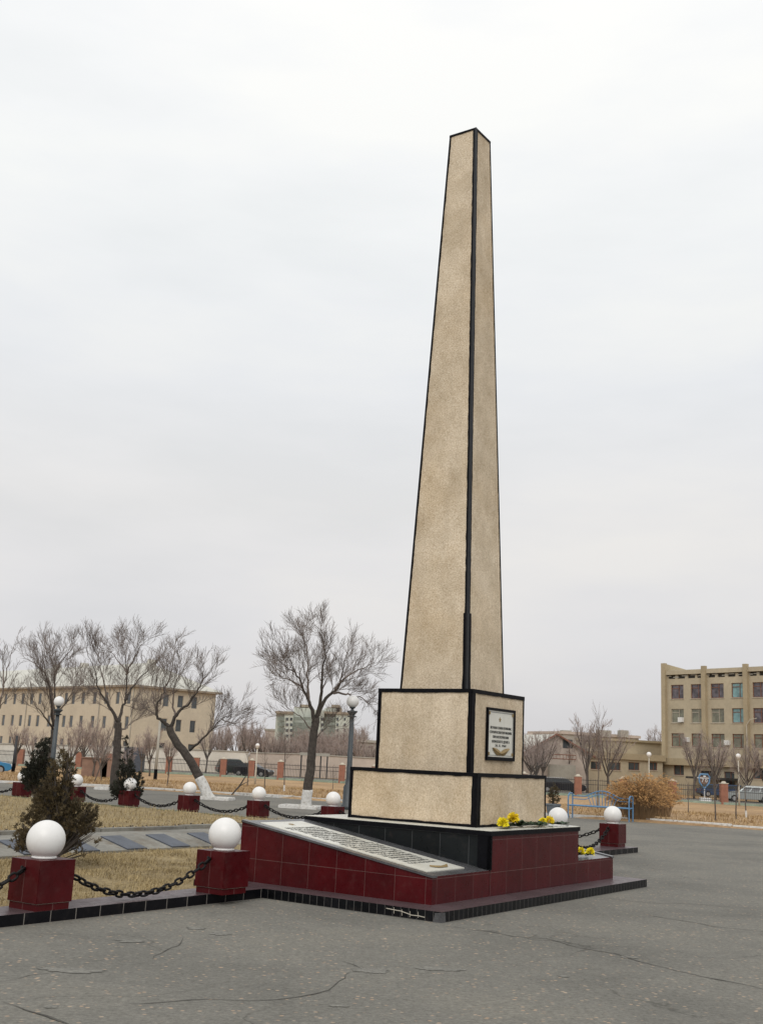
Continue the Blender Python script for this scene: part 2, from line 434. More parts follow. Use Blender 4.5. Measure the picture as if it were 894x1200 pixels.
# white painted kerb pieces along the road edge
g = MB()
kx = -22.0
while kx < 24:
    L_ = 2.4
    if not (1.1 < kx < 1.5):
        a = Vector((kx, yk(kx), 0)); b = Vector((kx+L_-.05, yk(kx+L_-.05), 0)); d = (b-a).normalized(); n = Vector((-d.y, d.x, 0))
        j = R.uniform(-.02, .02)
        p = [a, b, b+n*.2, a+n*.2]
        g.hexa([q+Vector((0, 0, -.1)) for q in p], [q+Vector((0, 0, .11+j)) for q in p])
    kx += L_
struct(g.build('kerb', M['whitewash'], bevel=.015))
# cracks and worn patches
def crack(pxs, wd, name='asphalt_crack'):
    P = []
    for (a, b) in zip(pxs, pxs[1:]):
        p, q = G(*a), G(*b); n = max(2, int((q-p).length/.12))
        for i in range(n): P.append(p.lerp(q, i/n))
    P.append(G(*pxs[-1])); vs = []
    off = R.uniform(0, 50)
    for i, p in enumerate(P):
        d = (P[min(i+1, len(P)-1)] - P[max(i-1, 0)]).normalized(); n = Vector((-d.y, d.x, 0))
        wob = noise.noise(Vector((i*.30, off, 0)))*.09+noise.noise(Vector((i*1.3, off, 7)))*.035+R.uniform(-.008, .008)
        ww = wd*(.35+.9*abs(noise.noise(Vector((i*.9, off, 3)))))*min(1, (i+.5)/3, (len(P)-i)/3)
        vs += [p+n*(wob+ww)+Vector((0, 0, .004)), p+n*(wob-ww)+Vector((0, 0, .004))]
    m = MB(); m.add(vs, [(2*i, 2*i+1, 2*i+3, 2*i+2) for i in range(len(P)-1)])
    return struct(m.build(name, M['crack'], uv=False))
crack([(522, 1085), (545, 1090), (575, 1092), (600, 1098), (640, 1100), (690, 1113), (740, 1124), (790, 1138), (894, 1160)], .012)
crack([(620, 1100), (660, 1104), (700, 1112)], .008)
crack([(745, 1070), (790, 1078), (840, 1086), (894, 1092)], .013)
crack([(398, 1126), (412, 1131), (425, 1136)], .010)
crack([(410, 1139), (396, 1150), (380, 1160), (345, 1168), (290, 1172), (240, 1170), (150, 1176)], .009)
crack([(0, 1174), (30, 1185), (70, 1196), (90, 1204)], .014)
crack([(215, 1098), (205, 1108), (190, 1118), (178, 1124)], .008)
crack([(0, 1152), (40, 1144), (70, 1140)], .008)
crack([(700, 1052), (760, 1058), (820, 1060), (894, 1066)], .014)
def patch(px, py, rx, ry, seed):
    c = G(px, py); vs = [c+Vector((0, 0, .0035))]
    for k in range(44):
        a = 2*PI*k/44; r = .85+.5*noise.noise(Vector((math.cos(a)*1.5, math.sin(a)*1.5, seed)))+.35*noise.noise(Vector((math.cos(a)*6, math.sin(a)*6, seed)))
        vs.append(c+Vector((math.cos(a)*rx*r, math.sin(a)*ry*r, .0035)))
    m = MB(); m.add(vs, [(0, k+1, (k+1) % 44+1) for k in range(44)])
    struct(m.build('asphalt_patch', M['patch'], uv=False))
for a in [(437, 1138, .17, .12, 1), (515, 1136, .22, .08, 2), (82, 1137, .3, .1, 3), (396, 1179, .07, .05, 4), (258, 1094, .12, .13, 5), (155, 1103, .16, .08, 6), (230, 1088, .09, .1, 7), (60, 1180, .06, .05, 8), (735, 1122, .08, .07, 9), (660, 1144, .06, .05, 10)]: patch(*a)
# ------------------------------------------------------------------ the memorial plot (built in its own frame)
def lobj(mb, name, m, **k): return mb.build(name, m, loc=L2W(0, 0), rotz=TH, **k)
def sheet(pts, name, m, nx=1, ny=1, amp=0):
    # bilinear sheet between four corners, bumpy by amp
    a, b, c, d = [Vector(p) for p in pts]; vs = []
    for j in range(ny+1):
        for i in range(nx+1):
            u, v = i/nx, j/ny
            p = (a*(1-u)+b*u)*(1-v) + (d*(1-u)+c*u)*v
            p.z += amp*noise.noise(Vector((p.x*1.2, p.y*1.2, 5)))
            vs.append(p)
    m_ = MB(); m_.add(vs, [(j*(nx+1)+i, j*(nx+1)+i+1, (j+1)*(nx+1)+i+1, (j+1)*(nx+1)+i) for j in range(ny) for i in range(nx)])
    return lobj(m_, name, m, uv=False, smooth=True)
struct(sheet([(-16, 1.1, .05), (9.2, 1.1, .05), (9.2, 5.4, .05), (-16, 5.4, .05)], 'lawn', M['lawn'], 60, 14, .05))
struct(sheet([(-16, 6.78, .22), (8.98, 6.78, .05), (8.98, 34, .0), (-16, 34, .14)], 'lawn', M['lawn'], 60, 60, .06))
g = MB(); g.poly_extrude([(0, 0), (0, 0)], 0, 0) if False else None
g.add([(-16, 5.3, .0), (8.6, 5.3, .0), (8.6, 5.3, .07), (-16, 5.3, .07), (-16, 5.95, .22), (8.6, 5.95, .22), (-16, 6.62, .225), (8.6, 6.62, .225), (8.6, 6.62, 0), (-16, 6.62, 0)],
      [(0, 1, 2, 3), (3, 2, 5, 4), (4, 5, 7, 6), (1, 8, 7, 5, 2), (0, 3, 4, 6, 9)])
struct(lobj(g, 'sloped_path', M['concrete'], uv=False))
g = MB(); x = -16
while x < 8.6:
    g.box(x, x+.985, 6.62, 6.78, .1, .285+R.uniform(-.008, .008)); x += 1.0
struct(lobj(g, 'kerb_strip', M['concrete'], uv=False, bevel=.01))
# tiled kerbs around the plot
g = MB(); g.box(-16, -2.96, .66, 1.12, -.02, .105)
e = lobj(g, 'tiled_kerb', [M['black_tile_kerb'], M['plum_tile']]); struct(e)
g2 = MB(); g2.box(2.76, 9.25, .98, 1.62, -.02, .105)
e2 = lobj(g2, 'tiled_kerb', [M['black_tile_kerb'], M['plum_tile']]); struct(e2)
g3 = MB(); g3.box(9.0, 9.55, 1.623, 36, -.03, .012)
e3 = lobj(g3, 'side_kerb', M['concrete']); struct(e3)
g3 = MB(); g3.box(8.93, 8.997, 1.7, 36, -.04, .045)
struct(lobj(g3, 'kerb_edge', M['moss']))
for e_ in (e, e2):
    for p in e_.data.polygons:
        if p.normal.z > .7: p.material_index = 1
# ------------------------------------------------------------------ the monument
mon = thing('obelisk_monument', 'tall beige pebble-dash obelisk with black edges on a red tiled base', 'monument', L2W(0, 0), TH)
# plinth
g = MB(); g.box(-2.95, 2.75, -1.70, 1.75, -.02, .105)
pl = g.build('plinth', [M['black_tile'], M['plum_tile']], mon)
for p in pl.data.polygons:
    if p.normal.z > .7: p.material_index = 1
g = MB()    # broken tile corner
g.add([(-2.953, -1.703, .0), (-2.953, -1.60, .0), (-2.953, -1.62, .09), (-2.953, -1.703, .1), (-2.87, -1.703, .0), (-2.885, -1.703, .095)], [(0, 1, 2, 3), (0, 3, 5, 4)])
g.build('broken_corner', M['granite'], pl, uv=False)
g = MB()    # repaired crack in plinth tiles
pts = [(-2.956, -1.30, .045), (-2.956, -1.36, .05), (-2.956, -1.44, .044), (-2.956, -1.5, .04), (-2.956, -1.55, .066), (-2.956, -1.63, .068)]
ys = [-1.02, -1.12, -1.2, -1.28, -1.34, -1.42, -1.5]; zs = [.072, .066, .064, .05, .038, .040, .034]
g.tube([(-2.953, y, z) for y, z in zip(ys, zs)], .0045, 5)
for y, z0 in ((-1.12, .03), (-1.22, .02), (-1.32, .015), (-1.42, .02)): g.tube([(-2.953, y, z0), (-2.953, y+.003, z0+.06)], .003, 5)
g.build('mortar_repair', M['cap'], pl, uv=False)
# red base: a low block with both ends sloping up to the back
ZF, ZB, YF, YB = .396, .80, -1.33, 1.40
g = MB(); g.add([(-2.55, YF, .1), (2.40, YF, .1), (2.40, YB, .1), (-2.55, YB, .1), (-2.55, YF, ZF), (2.40, YF, ZF), (2.40, YB, ZB), (-2.55, YB, ZB)],
               [(0, 3, 2, 1), (4, 5, 6, 7), (0, 1, 5, 4), (1, 2, 6, 5), (2, 3, 7, 6), (3, 0, 4, 7)])
rb = g.build('sloping_base', [M['red_tile'], M['granite']], mon)
for p in rb.data.polygons:
    if p.normal.z > .7: p.material_index = 1
sl = (ZB-ZF)/(YB-YF)
def slz(y): return ZF + (y-YF)*sl
# thin granite lip along the slope edge
for x0, x1 in ((-2.565, -2.47), (2.33, 2.415)):
    g = MB(); g.hexa([(x0, YF-.012, ZF-.012), (x1, YF-.012, ZF-.012), (x1, YB, ZB-.012), (x0, YB, ZB-.012)], [(x0, YF-.012, ZF+.012), (x1, YF-.012, ZF+.012), (x1, YB, ZB+.012), (x0, YB, ZB+.012)])
    g.build('edge_trim', M['granite'], rb)
# central raised block
g = MB(); g.box(-1.265, 1.205, -1.333, 1.40, .12, .80)
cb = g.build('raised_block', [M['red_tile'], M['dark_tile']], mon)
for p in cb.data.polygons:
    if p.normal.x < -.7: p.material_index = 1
g = MB(); g.box(-1.285, -1.255, -1.345, -1.17, .41, .798); g.box(-1.285, -1.245, -1.345, -1.30, .40, .798)
g.build('black_corner', M['black_paint'], cb)
g = MB(); g.box(-1.292, 1.222, -1.352, 1.42, .785, .836); g.build('black_rim', M['black_paint'], cb)
g = MB(); g.box(-1.288, 1.218, -1.348, 1.416, .8365, .846); g.build('white_slab', M['marble'], mon, bevel=.004)
# inscribed panel on the slope
SX = Matrix(((1, 0, 0, 0), (0, math.cos(math.atan(sl)), -math.sin(math.atan(sl)), 0), (0, math.sin(math.atan(sl)), math.cos(math.atan(sl)), 0), (0, 0, 0, 1)))
def slope_mtx(x, y, lift=0): return Matrix.Translation((x, y, slz(y)+lift)) @ SX
ip = thing('tmp', '', '')
bpy.data.objects.remove(ip)
g = MB(); g.box(-.41, .41, -1.22, 1.22, -.01, .010, slope_mtx(-1.985, .04))
ip = g.build('inscription_panel', M['marble'], mon, bevel=.003)
lines = ['ВЕЧНАЯ ПАМЯТЬ', 'ПОГИБШИМ', 'ПРИ ИСПОЛНЕНИИ', 'ВОИНСКОГО ДОЛГА', '24 ОКТЯБРЯ 1960 ГОДА']
y = .98
g_lines = []
for k in range(22):
    yy = .90 - k*.083
    g_lines.append((lines[k % 5], yy))
for s_, yy in g_lines:
    text_mesh('lettering', s_, .075, M['ink'], ip, slope_mtx(-1.985, yy, .0115), wid=R.uniform(.5, .68), extr=.0008)
def star_mb(r, mtx, th_=.008):
    m = MB(); vs = [mtx @ Vector((0, 0, th_))]
    for k in range(10):
        rr = r if k % 2 == 0 else r*.4; a = PI/2+k*PI/5; vs.append(mtx @ Vector((rr*math.cos(a), rr*math.sin(a), 0)))
    m.add(vs, [(0, 1+k, 1+(k+1) % 10) for k in range(10)]); return m
star_mb(.055, slope_mtx(-1.985, 1.08, .013)).build('star', M['gold'], ip, uv=False)
def laurel(w_, mtx, parent):
    m = MB()
    for sgn in (-1, 1):
        P = [Vector((sgn*w_*t, .30*w_*t**1.5, .004)) for t in [i/10 for i in range(11)]]
        vs = []
        for i, p in enumerate(P):
            t = i/10; d = (P[min(i+1, 10)]-P[max(i-1, 0)]).normalized(); n = Vector((-d.y, d.x, 0)); h = w_*.15*math.sin(PI*min(1, t*.86+.14))**.8*(1+.12*(i % 2))+.002
            vs += [mtx @ (p-n*h), mtx @ (p+Vector((0, 0, w_*.07))), mtx @ (p+n*h)]
        m.add(vs, [f for i in range(10) for f in ((3*i, 3*i+1, 3*i+4, 3*i+3), (3*i+1, 3*i+2, 3*i+5, 3*i+4))])
    return m.build('laurel', M['gold'], parent, uv=False)
laurel(.19, slope_mtx(-1.93, -1.08, .013), ip)
# jittered painted strips
def strip(m, p0, p1, inner, wd, lift, jit=.004, step=.06):
    p0, p1, inner = Vector(p0), Vector(p1), Vector(inner).normalized()
    d = p1-p0; n = max(2, int(d.length/step)); nor = Vector(lift)
    vs = []
    for i in range(n+1):
        p = p0+d*(i/n); j = noise.noise(p*9)*jit*2+R.uniform(-jit, jit)*.4
        a = p+nor; b = p+inner*(wd+j)+nor; c = p+inner*(wd+j) + nor*-.3
        vs += [a, b, c]
    m.add(vs, [f for i in range(n) for f in ((3*i, 3*i+1, 3*i+4, 3*i+3), (3*i+1, 3*i+2, 3*i+5, 3*i+4))])
def taper_block(name, wb, wt, z0, z1, mon_, stripw, topw, botw, subw=None):
    g = MB(); b = [(-wb, -wb, z0), (wb, -wb, z0), (wb, wb, z0), (-wb, wb, z0)]; t = [(-wt, -wt, z1), (wt, -wt, z1), (wt, wt, z1), (-wt, wt, z1)]
    g.hexa(b, t); o = g.build(name, M['stucco'], mon_)
    g = MB(); LF = .010
    cs = [Vector(p) for p in b], [Vector(p) for p in t]
    nrm = [(0, -1, 0), (1, 0, 0), (0, 1, 0), (-1, 0, 0)]
    for k in range(4):
        a0, a1 = cs[0][k], cs[0][(k+1) % 4]; b0, b1 = cs[1][k], cs[1][(k+1) % 4]
        n = Vector(nrm[k])*LF; along = (a1-a0).normalized(); side = -n*.999
        e0 = Vector((n.x, n.y, 0))
        strip(g, a0-along*LF, b0-along*LF, along, stripw[k][0], n)
        strip(g, a1+along*LF, b1+along*LF, -along, stripw[k][1], n)
        if topw: strip(g, b0-along*LF+Vector((0, 0, .006)), b1+along*LF+Vector((0, 0, .006)), (0, 0, -1), topw, n*1.4)
        if botw: strip(g, a0-along*LF+Vector((0, 0, .002)), a1+along*LF+Vector((0, 0, .002)), (0, 0, 1), botw, n*1.4)
    if topw: g.add([(p[0]*(1+.012/wt), p[1]*(1+.012/wt), z1+.006) for p in t], [(0, 1, 2, 3)])
    g.build('edge_strip', M['black_paint'], o, uv=False)
    return o
W1, W2 = .95, .717
low = taper_block('lower_pedestal', W1, W1, .846, 1.488, mon, [(.10, .025), (.02, .06), (.06, .06), (.045, .075)], .045, .03)
up = taper_block('upper_pedestal', W2, W2, 1.494, 2.535, mon, [(.085, .022), (.02, .06), (.06, .06), (.05, .06)], .05, 0)
sh = taper_block('obelisk_shaft', .51, .2186, 2.541, 10.93, mon, [(.062, .018), (.018, .05), (.05, .05), (.028, .050)], .028, 0)
# raised corner moulding of the shaft, doubled below
g = MB()
def shaftw(z): return .51+(.2186-.51)*(z-2.541)/(10.93-2.541)
for z0, z1, wd, lf in ((2.545, 10.935, .022, .028),):
    a = shaftw(z0)+.012; b = shaftw(z1)+.012
    g.hexa([(-a-lf*.2, -a-lf*.2, z0), (-a+wd, -a-lf*.2, z0), (-a+wd, -a+wd, z0), (-a-lf*.2, -a+wd, z0)], [(-b-lf*.2, -b-lf*.2, z1), (-b+wd, -b-lf*.2, z1), (-b+wd, -b+wd, z1), (-b-lf*.2, -b+wd, z1)])
g.build('corner_moulding', M['black_satin'], sh, uv=False)
g = MB(); z1 = 3.56
for k, n in ((0, Vector((0, -1, 0))), (1, Vector((-1, 0, 0)))):
    al = Vector((1, 0, 0)) if k == 0 else Vector((0, 1, 0))
    a = shaftw(2.545); b = shaftw(z1); la = .013
    strip(g, Vector((-a, -a, 2.545))-al*la, Vector((-b, -b, z1))-al*la, al, .092 if k == 0 else .068, n*.014, .004)
g.build('lower_corner_band', M['black_paint'], sh, uv=False)
# wall plaque
wp = MB(); x0, x1, z0, z1 = -.345, .43, 1.66, 2.335; yy = -W2
for b_ in ((x0, x1, z0, z0+.045), (x0, x1, z1-.032, z1), (x0, x0+.03, z0+.045, z1-.032), (x1-.03, x1, z0+.045, z1-.032)): wp.box(b_[0], b_[1], yy-.035, yy-.001, b_[2], b_[3])
wpo = wp.build('plaque_frame', M['black_paint'], mon, bevel=.003)
g = MB(); g.box(x0+.031, x1-.031, yy-.018, yy-.002, z0+.046, z1-.033); g.build('marble_tablet', M['marble'], wpo)
def face_mtx(x, z): return Matrix.Translation((x, yy-.021, z)) @ Matrix.Rotation(PI/2, 4, 'X')
cx_ = (x0+x1)/2
for s_, zz, wd in (('ВЕЧНАЯ СЛАВА ВОИНАМ,', 2.080, .58), ('ГЕРОИЧЕСКИ ПОГИБШИМ', 2.022, .60), ('ПРИ ИСПОЛНЕНИИ', 1.962, .44), ('ВОИНСКОГО ДОЛГА', 1.903, .48), ('24. X. 1960', 1.852, .30)):
    text_mesh('lettering', s_, .044, M['ink'], wpo, face_mtx(cx_, zz), wid=wd)
star_mb(.04, face_mtx(cx_-.03, 2.19)).build('star', M['gold'], wpo, uv=False)
laurel(.23, face_mtx(cx_, 1.752), wpo)
g = MB()
for sx in (-1, 1):
    for zz in (1.745, 2.265):
        g = MB(); g.box(cx_+sx*.325-.014, cx_+sx*.325+.014, yy-.03, yy-.018, zz-.02, zz+.02); g.build('corner_ornament', M['gold'], wpo)
g = MB()
for (a, b_, c, d) in ((x0+.05, x1-.05, 2.278, 2.282), (x0+.05, x1-.05, 1.725, 1.729), (x0+.05, x0+.054, 1.729, 2.278), (x1-.054, x1-.05, 1.729, 2.278)): g.box(a, b_, yy-.022, yy-.017, c, d)
g.build('engraved_border', M['lamp_post'], wpo)
# ------------------------------------------------------------------ bollards with globes
def make_bollard():
    t = thing('bollard', 'x', 'bollard', (0, 0, 0), TH, 'tiled bollards with white globes around the memorial plot')
    g = MB(); g.box(-.207, .207, -.207, .207, .065, .445); tb = g.build('tiled_block', M['red_tile_post'], t, bevel=.004)
    for p in tb.data.polygons:
        if abs(p.normal.y) > .7:
            for li in p.loop_indices: tb.data.uv_layers[0].data[li].uv.x += .25
    g = MB(); g.box(-.19, .19, -.19, .19, 0, .062); g.build('block_foot', M['red_tile_post'], t)
    g = MB(); g.box(-.2, .2, -.2, .2, .0625, .0645); g.build('grout_seam', M['cap'], t)
    g = MB(); g.lathe([(.10, .445), (.115, .447), (.115, .462), (.10, .468)], 24); g.build('collar', M['globe'], t, smooth=True)
    g = MB(); g.sphere((0, 0, .612), .180, 40, 24); g.build('globe', M['globe'], t, smooth=True)
    return t
B0 = make_bollard()
bol = {}
def place_bollard(key, x, y, label, z=.105, first=[True], rz=0):
    p = L2W(x, y, z)
    if first[0]: b = B0; b.location = p; b.rotation_euler.z = TH+rz; b['label'] = label; first[0] = False
    else: b = dup(B0, p, TH+rz, label)
    bol[key] = (x, y, z)
place_bollard('a', -5.98, .86, 'red tiled bollard with the largest white globe, at the left corner of the frame')
place_bollard('b', -3.64, .70, 'red tiled bollard with white globe touching the left end of the monument base')
place_bollard('c', 6.15, 1.30, 'red bollard mostly hidden behind the yellow flowers, only its globe showing')
place_bollard('d', 8.95, 1.40, 'red bollard with white globe standing alone to the right of the monument')
far = ['red bollard whose globe shows just left of the lower pedestal', 'red bollard with stained face between the leaning tree and the straight tree', 'red bollard with white globe beside the foot of the leaning tree',
       'red bollard with white globe wrapped in a small conifer', 'red bollard with white globe right behind the large front conifer', 'red bollard with white globe partly covered by the dark conifer at left', 'red bollard with white globe at the far left edge']
FY = [8.85, 11.2, 13.6, 15.85, 18.05, 20.4, 22.8]
for i, y_ in enumerate([1.42]+FY):
    if i: place_bollard('f%d' % i, 9.27, y_-.12, far[i-1], .0)
# chains
def chain(A, B, sag, label, lk=.105, r=.0125):
    A, B = Vector(A), Vector(B)
    Ln = (B-A).length; n = max(6, int((Ln**2+ (2.3*sag)**2)**.5/(lk*.78)))
    P = [A.lerp(B, i/n) - Vector((0, 0, 4*sag*(i/n)*(1-i/n))) for i in range(n+1)]
    m = MB()
    for i in range(n):
        c = (P[i]+P[i+1])/2; d = (P[i+1]-P[i]).normalized(); s = d.cross(Vector((0, 0, 1))).normalized(); u = s.cross(d)
        if i % 2: s, u = u, -s
        a = .5+R.uniform(-.35, .35); s, u = s*math.cos(a)+u*math.sin(a), u*math.cos(a)-s*math.sin(a)
        mt = Matrix(((d.x, s.x, u.x), (d.y, s.y, u.y), (d.z, s.z, u.z)))
        m.torus(c, lk*.27, r, mt, 12, 6, lk*.17)
    o = m.build('chain', M['chain'], smooth=True, uv=False)
    tag(o, label, 'chain', 'black chains slung between the bollards')
    g = MB(); g.tube([A, A.lerp(B, .02)+Vector((0, 0, .02))], .014, 6); g.build('hook', M['chain'], o, uv=False)
    g = MB(); g.tube([B, B.lerp(A, .02)+Vector((0, 0, .02))], .014, 6); g.build('hook', M['chain'], o, uv=False)
def lw(x, y, z): return L2W(x, y, z)
H = .105+.36
chain(lw(-8.2, .9, H), lw(-6.19, .86, H), .30, 'black chain end reaching the left edge of the frame from the large bollard')
chain(lw(-5.77, .86, H), lw(-3.85, .70, H), .31, 'black chain hanging over dry grass between the two nearest bollards')
chain(lw(1.9, 1.34, H), lw(5.94, 1.30, H), .25, 'black chain hidden behind the right end of the monument base')
chain(lw(6.365, 1.30, H), lw(8.735, 1.40, H), .34, 'lower of two rusty chains at the lone right bollard')
chain(lw(9.1, 1.62, H), lw(9.27, 3.9, H), .30, 'upper of two rusty chains running back from the lone right bollard')
lbls = ['chain running from the lower pedestal to the bollard at its left', 'chain just left of the straight whitewashed tree', 'chain between the stained bollard and the leaning tree bollard', 'chain between the leaning tree bollard and the conifer bollard',
        'chain right of the large front conifer', 'chain behind the dark conifers at left', 'chain at the far left edge of the plot']
for i in range(len(FY)-1):
    chain(lw(9.27, FY[i]+.09, .34), lw(9.27, FY[i+1]-.33, .34), .235, lbls[i+1], .12, .016)
chain(lw(9.27, 6.4, .34), lw(9.27, FY[0]-.33, .34), .28, lbls[0], .12, .016)
# name plaques on the sloping path
pq = None
for k in range(-4, 8):
    if pq is None:
        g = MB(); mt = Matrix.Rotation(math.atan2(.15, .65), 4, 'X'); g.box(-.21, .21, 0, .64, .001, .02, mt)
        pq = g.build('name_plaque', M['plaque_dark'], bevel=.003, loc=L2W(-.44+k*.97, 5.305, .068), rotz=TH)
        tag(pq, 'dark blue-grey slab set in the sloping concrete behind the front lawn', 'plaque', 'name slabs on the sloping concrete strip')
    else:
        o = pq.copy(); COL.objects.link(o); o.location = L2W(-.44+k*.97, 5.305, .068)
# ------------------------------------------------------------------ flowers
def flower(head, tail, mt, label, r=.05, first=[None]):
    h, t_ = Vector(head), Vector(tail)
    o = thing('cut_flower', label, 'flower', h, 0, 'yellow cut flowers left on the monument')
    m = MB()
    for k in range(150):
        a = R.uniform(0, 2*PI); e_ = math.asin(R.uniform(-.6, 1)); d = Vector((math.cos(a)*math.cos(e_), math.sin(a)*math.cos(e_), math.sin(e_)))
        s = d.orthogonal().normalized(); q = d.cross(s); rr = r*R.uniform(.75, 1.1); wv = r*.2
        b = d*rr*.3; c = d*rr*.75+Vector((0, 0, .006)); e2_ = d*rr*1.05+Vector((0, 0, -.004))
        m.add([b+Vector((0, 0, r*.85)), c+s*wv+Vector((0, 0, r*.85)), e2_+Vector((0, 0, r*.85)), c-s*wv+Vector((0, 0, r*.85))], [(0, 1, 2, 3)])
    m.build('blossom', mt, o, uv=False)
    m = MB(); v = t_-h; m.tube([(0, 0, r*.5), v*.5+Vector((0, 0, .02)), v+Vector((0, 0, .006))], .0045, 5)
    m.build('stem', M['leaf'], o, uv=False)
    m = MB()
    for k in range(60):
        f_ = R.uniform(.05, .95); p = v*f_+Vector((0, 0, .02)); a = R.uniform(0, 2*PI); d = Vector((math.cos(a), math.sin(a), R.uniform(-.1, .5))).normalized(); s = d.cross(Vector((0, 0, 1))).normalized()
        l_ = R.uniform(.05, .11)
        m.add([p, p+d*l_*.5+s*l_*.3, p+d*l_, p+d*l_*.5-s*l_*.3], [(0, 1, 2, 3)])
    m.build('leaves', M['leaf'], o, uv=False)
zt = .848
flower(lw(-.76, -1.22, zt), lw(-.40, -1.12, zt), M['yellow'], 'leftmost and brightest yellow flower on the white slab', .078)
flower(lw(-.56, -1.12, zt+.01), lw(-.10, -1.16, zt), M['yellow'], 'smaller yellow flower second from left on the white slab', .062)
flower(lw(-.38, -1.16, zt+.045), lw(.42, -1.33, zt), M['yellow2'], 'large deep yellow flower in the middle of the bunch on the slab', .08)
flower(lw(-.27, -1.12, zt+.03), lw(.5, -1.14, zt), M['yellow'], 'yellow flower at the right of the three-flower bunch', .07)
flower(lw(.66, -1.16, zt+.01), lw(1.08, -1.24, zt), M['yellow2'], 'yellow flower in front of the hidden bollard globe', .068)
flower(lw(.58, -1.10, zt+.02), lw(.1, -1.28, zt), M['yellow'], 'yellow flower with long stem lying along the slab edge', .05)
for (x, y_, lb) in ((1.62, -1.18, 'upper yellow flower on the lower red ledge'), (1.82, -1.24, 'yellow flower nearest the right corner of the lower red ledge'), (1.55, -1.05, 'yellow flower half hidden on the lower red ledge')):
    flower(lw(x, y_, slz(y_)+.01), lw(x-.3, y_+.1, slz(y_+.1)+.01), M['yellow'], lb, .068)
g = MB()
for k in range(7):
    a = Vector((-.28+R.uniform(-.05, .05), .06+R.uniform(-.06, .06), .01+R.uniform(0, .03))); g.add([a, a+Vector((.05, .01, .03)), a+Vector((.09, .05, .01)), a+Vector((.03, .06, .035))], [(0, 1, 2, 3)])
o = g.build('flower_wrapping', M['wrap'], uv=False, loc=lw(1.60, -1.17, slz(-1.17)+.01), rotz=TH); tag(o, 'crumpled pale wrapping beside the flowers on the lower ledge', 'wrapping')
# ------------------------------------------------------------------ trees
def twist(d, ang, az):
    o = d.orthogonal().normalized(); q = Matrix.Rotation(az, 3, d) @ o
    return (Matrix.Rotation(ang, 3, d.cross(q).normalized()) @ d).normalized()
def bend_path(p, d, L_, n, wob, up, rnd):
    P = [p.copy()]; d = d.copy()
    for i in range(n):
        d = (d + Vector((rnd.uniform(-1, 1), rnd.uniform(-1, 1), rnd.uniform(-1, 1)))*wob + Vector((0, 0, up))).normalized()
        p = p + d*(L_/n); P.append(p.copy())
    return P
def along(P, t):
    f = t*(len(P)-1); i = min(int(f), len(P)-2); return P[i].lerp(P[i+1], f-i), (P[i+1]-P[i]).normalized()
def subs(mb, P, r0, r1, level, L_, rnd, dens=1., up=.08, twr=.006, maxl=3, tstart=.25):
    ln = sum((b-a).length for a, b in zip(P, P[1:]))
    per = (2.8, 5.0, 7.5)[min(level, 2)]*dens
    n = max(2, int(ln*per))
    for k in range(n):
        t = tstart+(1-tstart)*(k+rnd.random())/n
        p, d = along(P, min(t, .999))
        dd = twist(d, rnd.uniform(.32, .85), rnd.uniform(0, 2*PI)); dd = (dd+Vector((0, 0, .16))).normalized()
        l2 = L_*rnd.uniform(.55, 1.1)*(1.15-.6*t)
        rr = max(twr, (r0+(r1-r0)*t)*(.30 if level == 0 else .5))
        Q = bend_path(p, dd, l2, 4 if level < maxl-1 else 3, .12, up, rnd)
        mb[level+1 if level+1 < len(mb) else -1].tube(Q, [rr+(twr*.6-rr)*(i/(len(Q)-1)) for i in range(len(Q))], 4 if level == 0 else 3, cap=False)
        if level+1 < maxl: subs(mb, Q, rr, twr, level+1, L_*.56, rnd, dens, up, twr, maxl, .2)
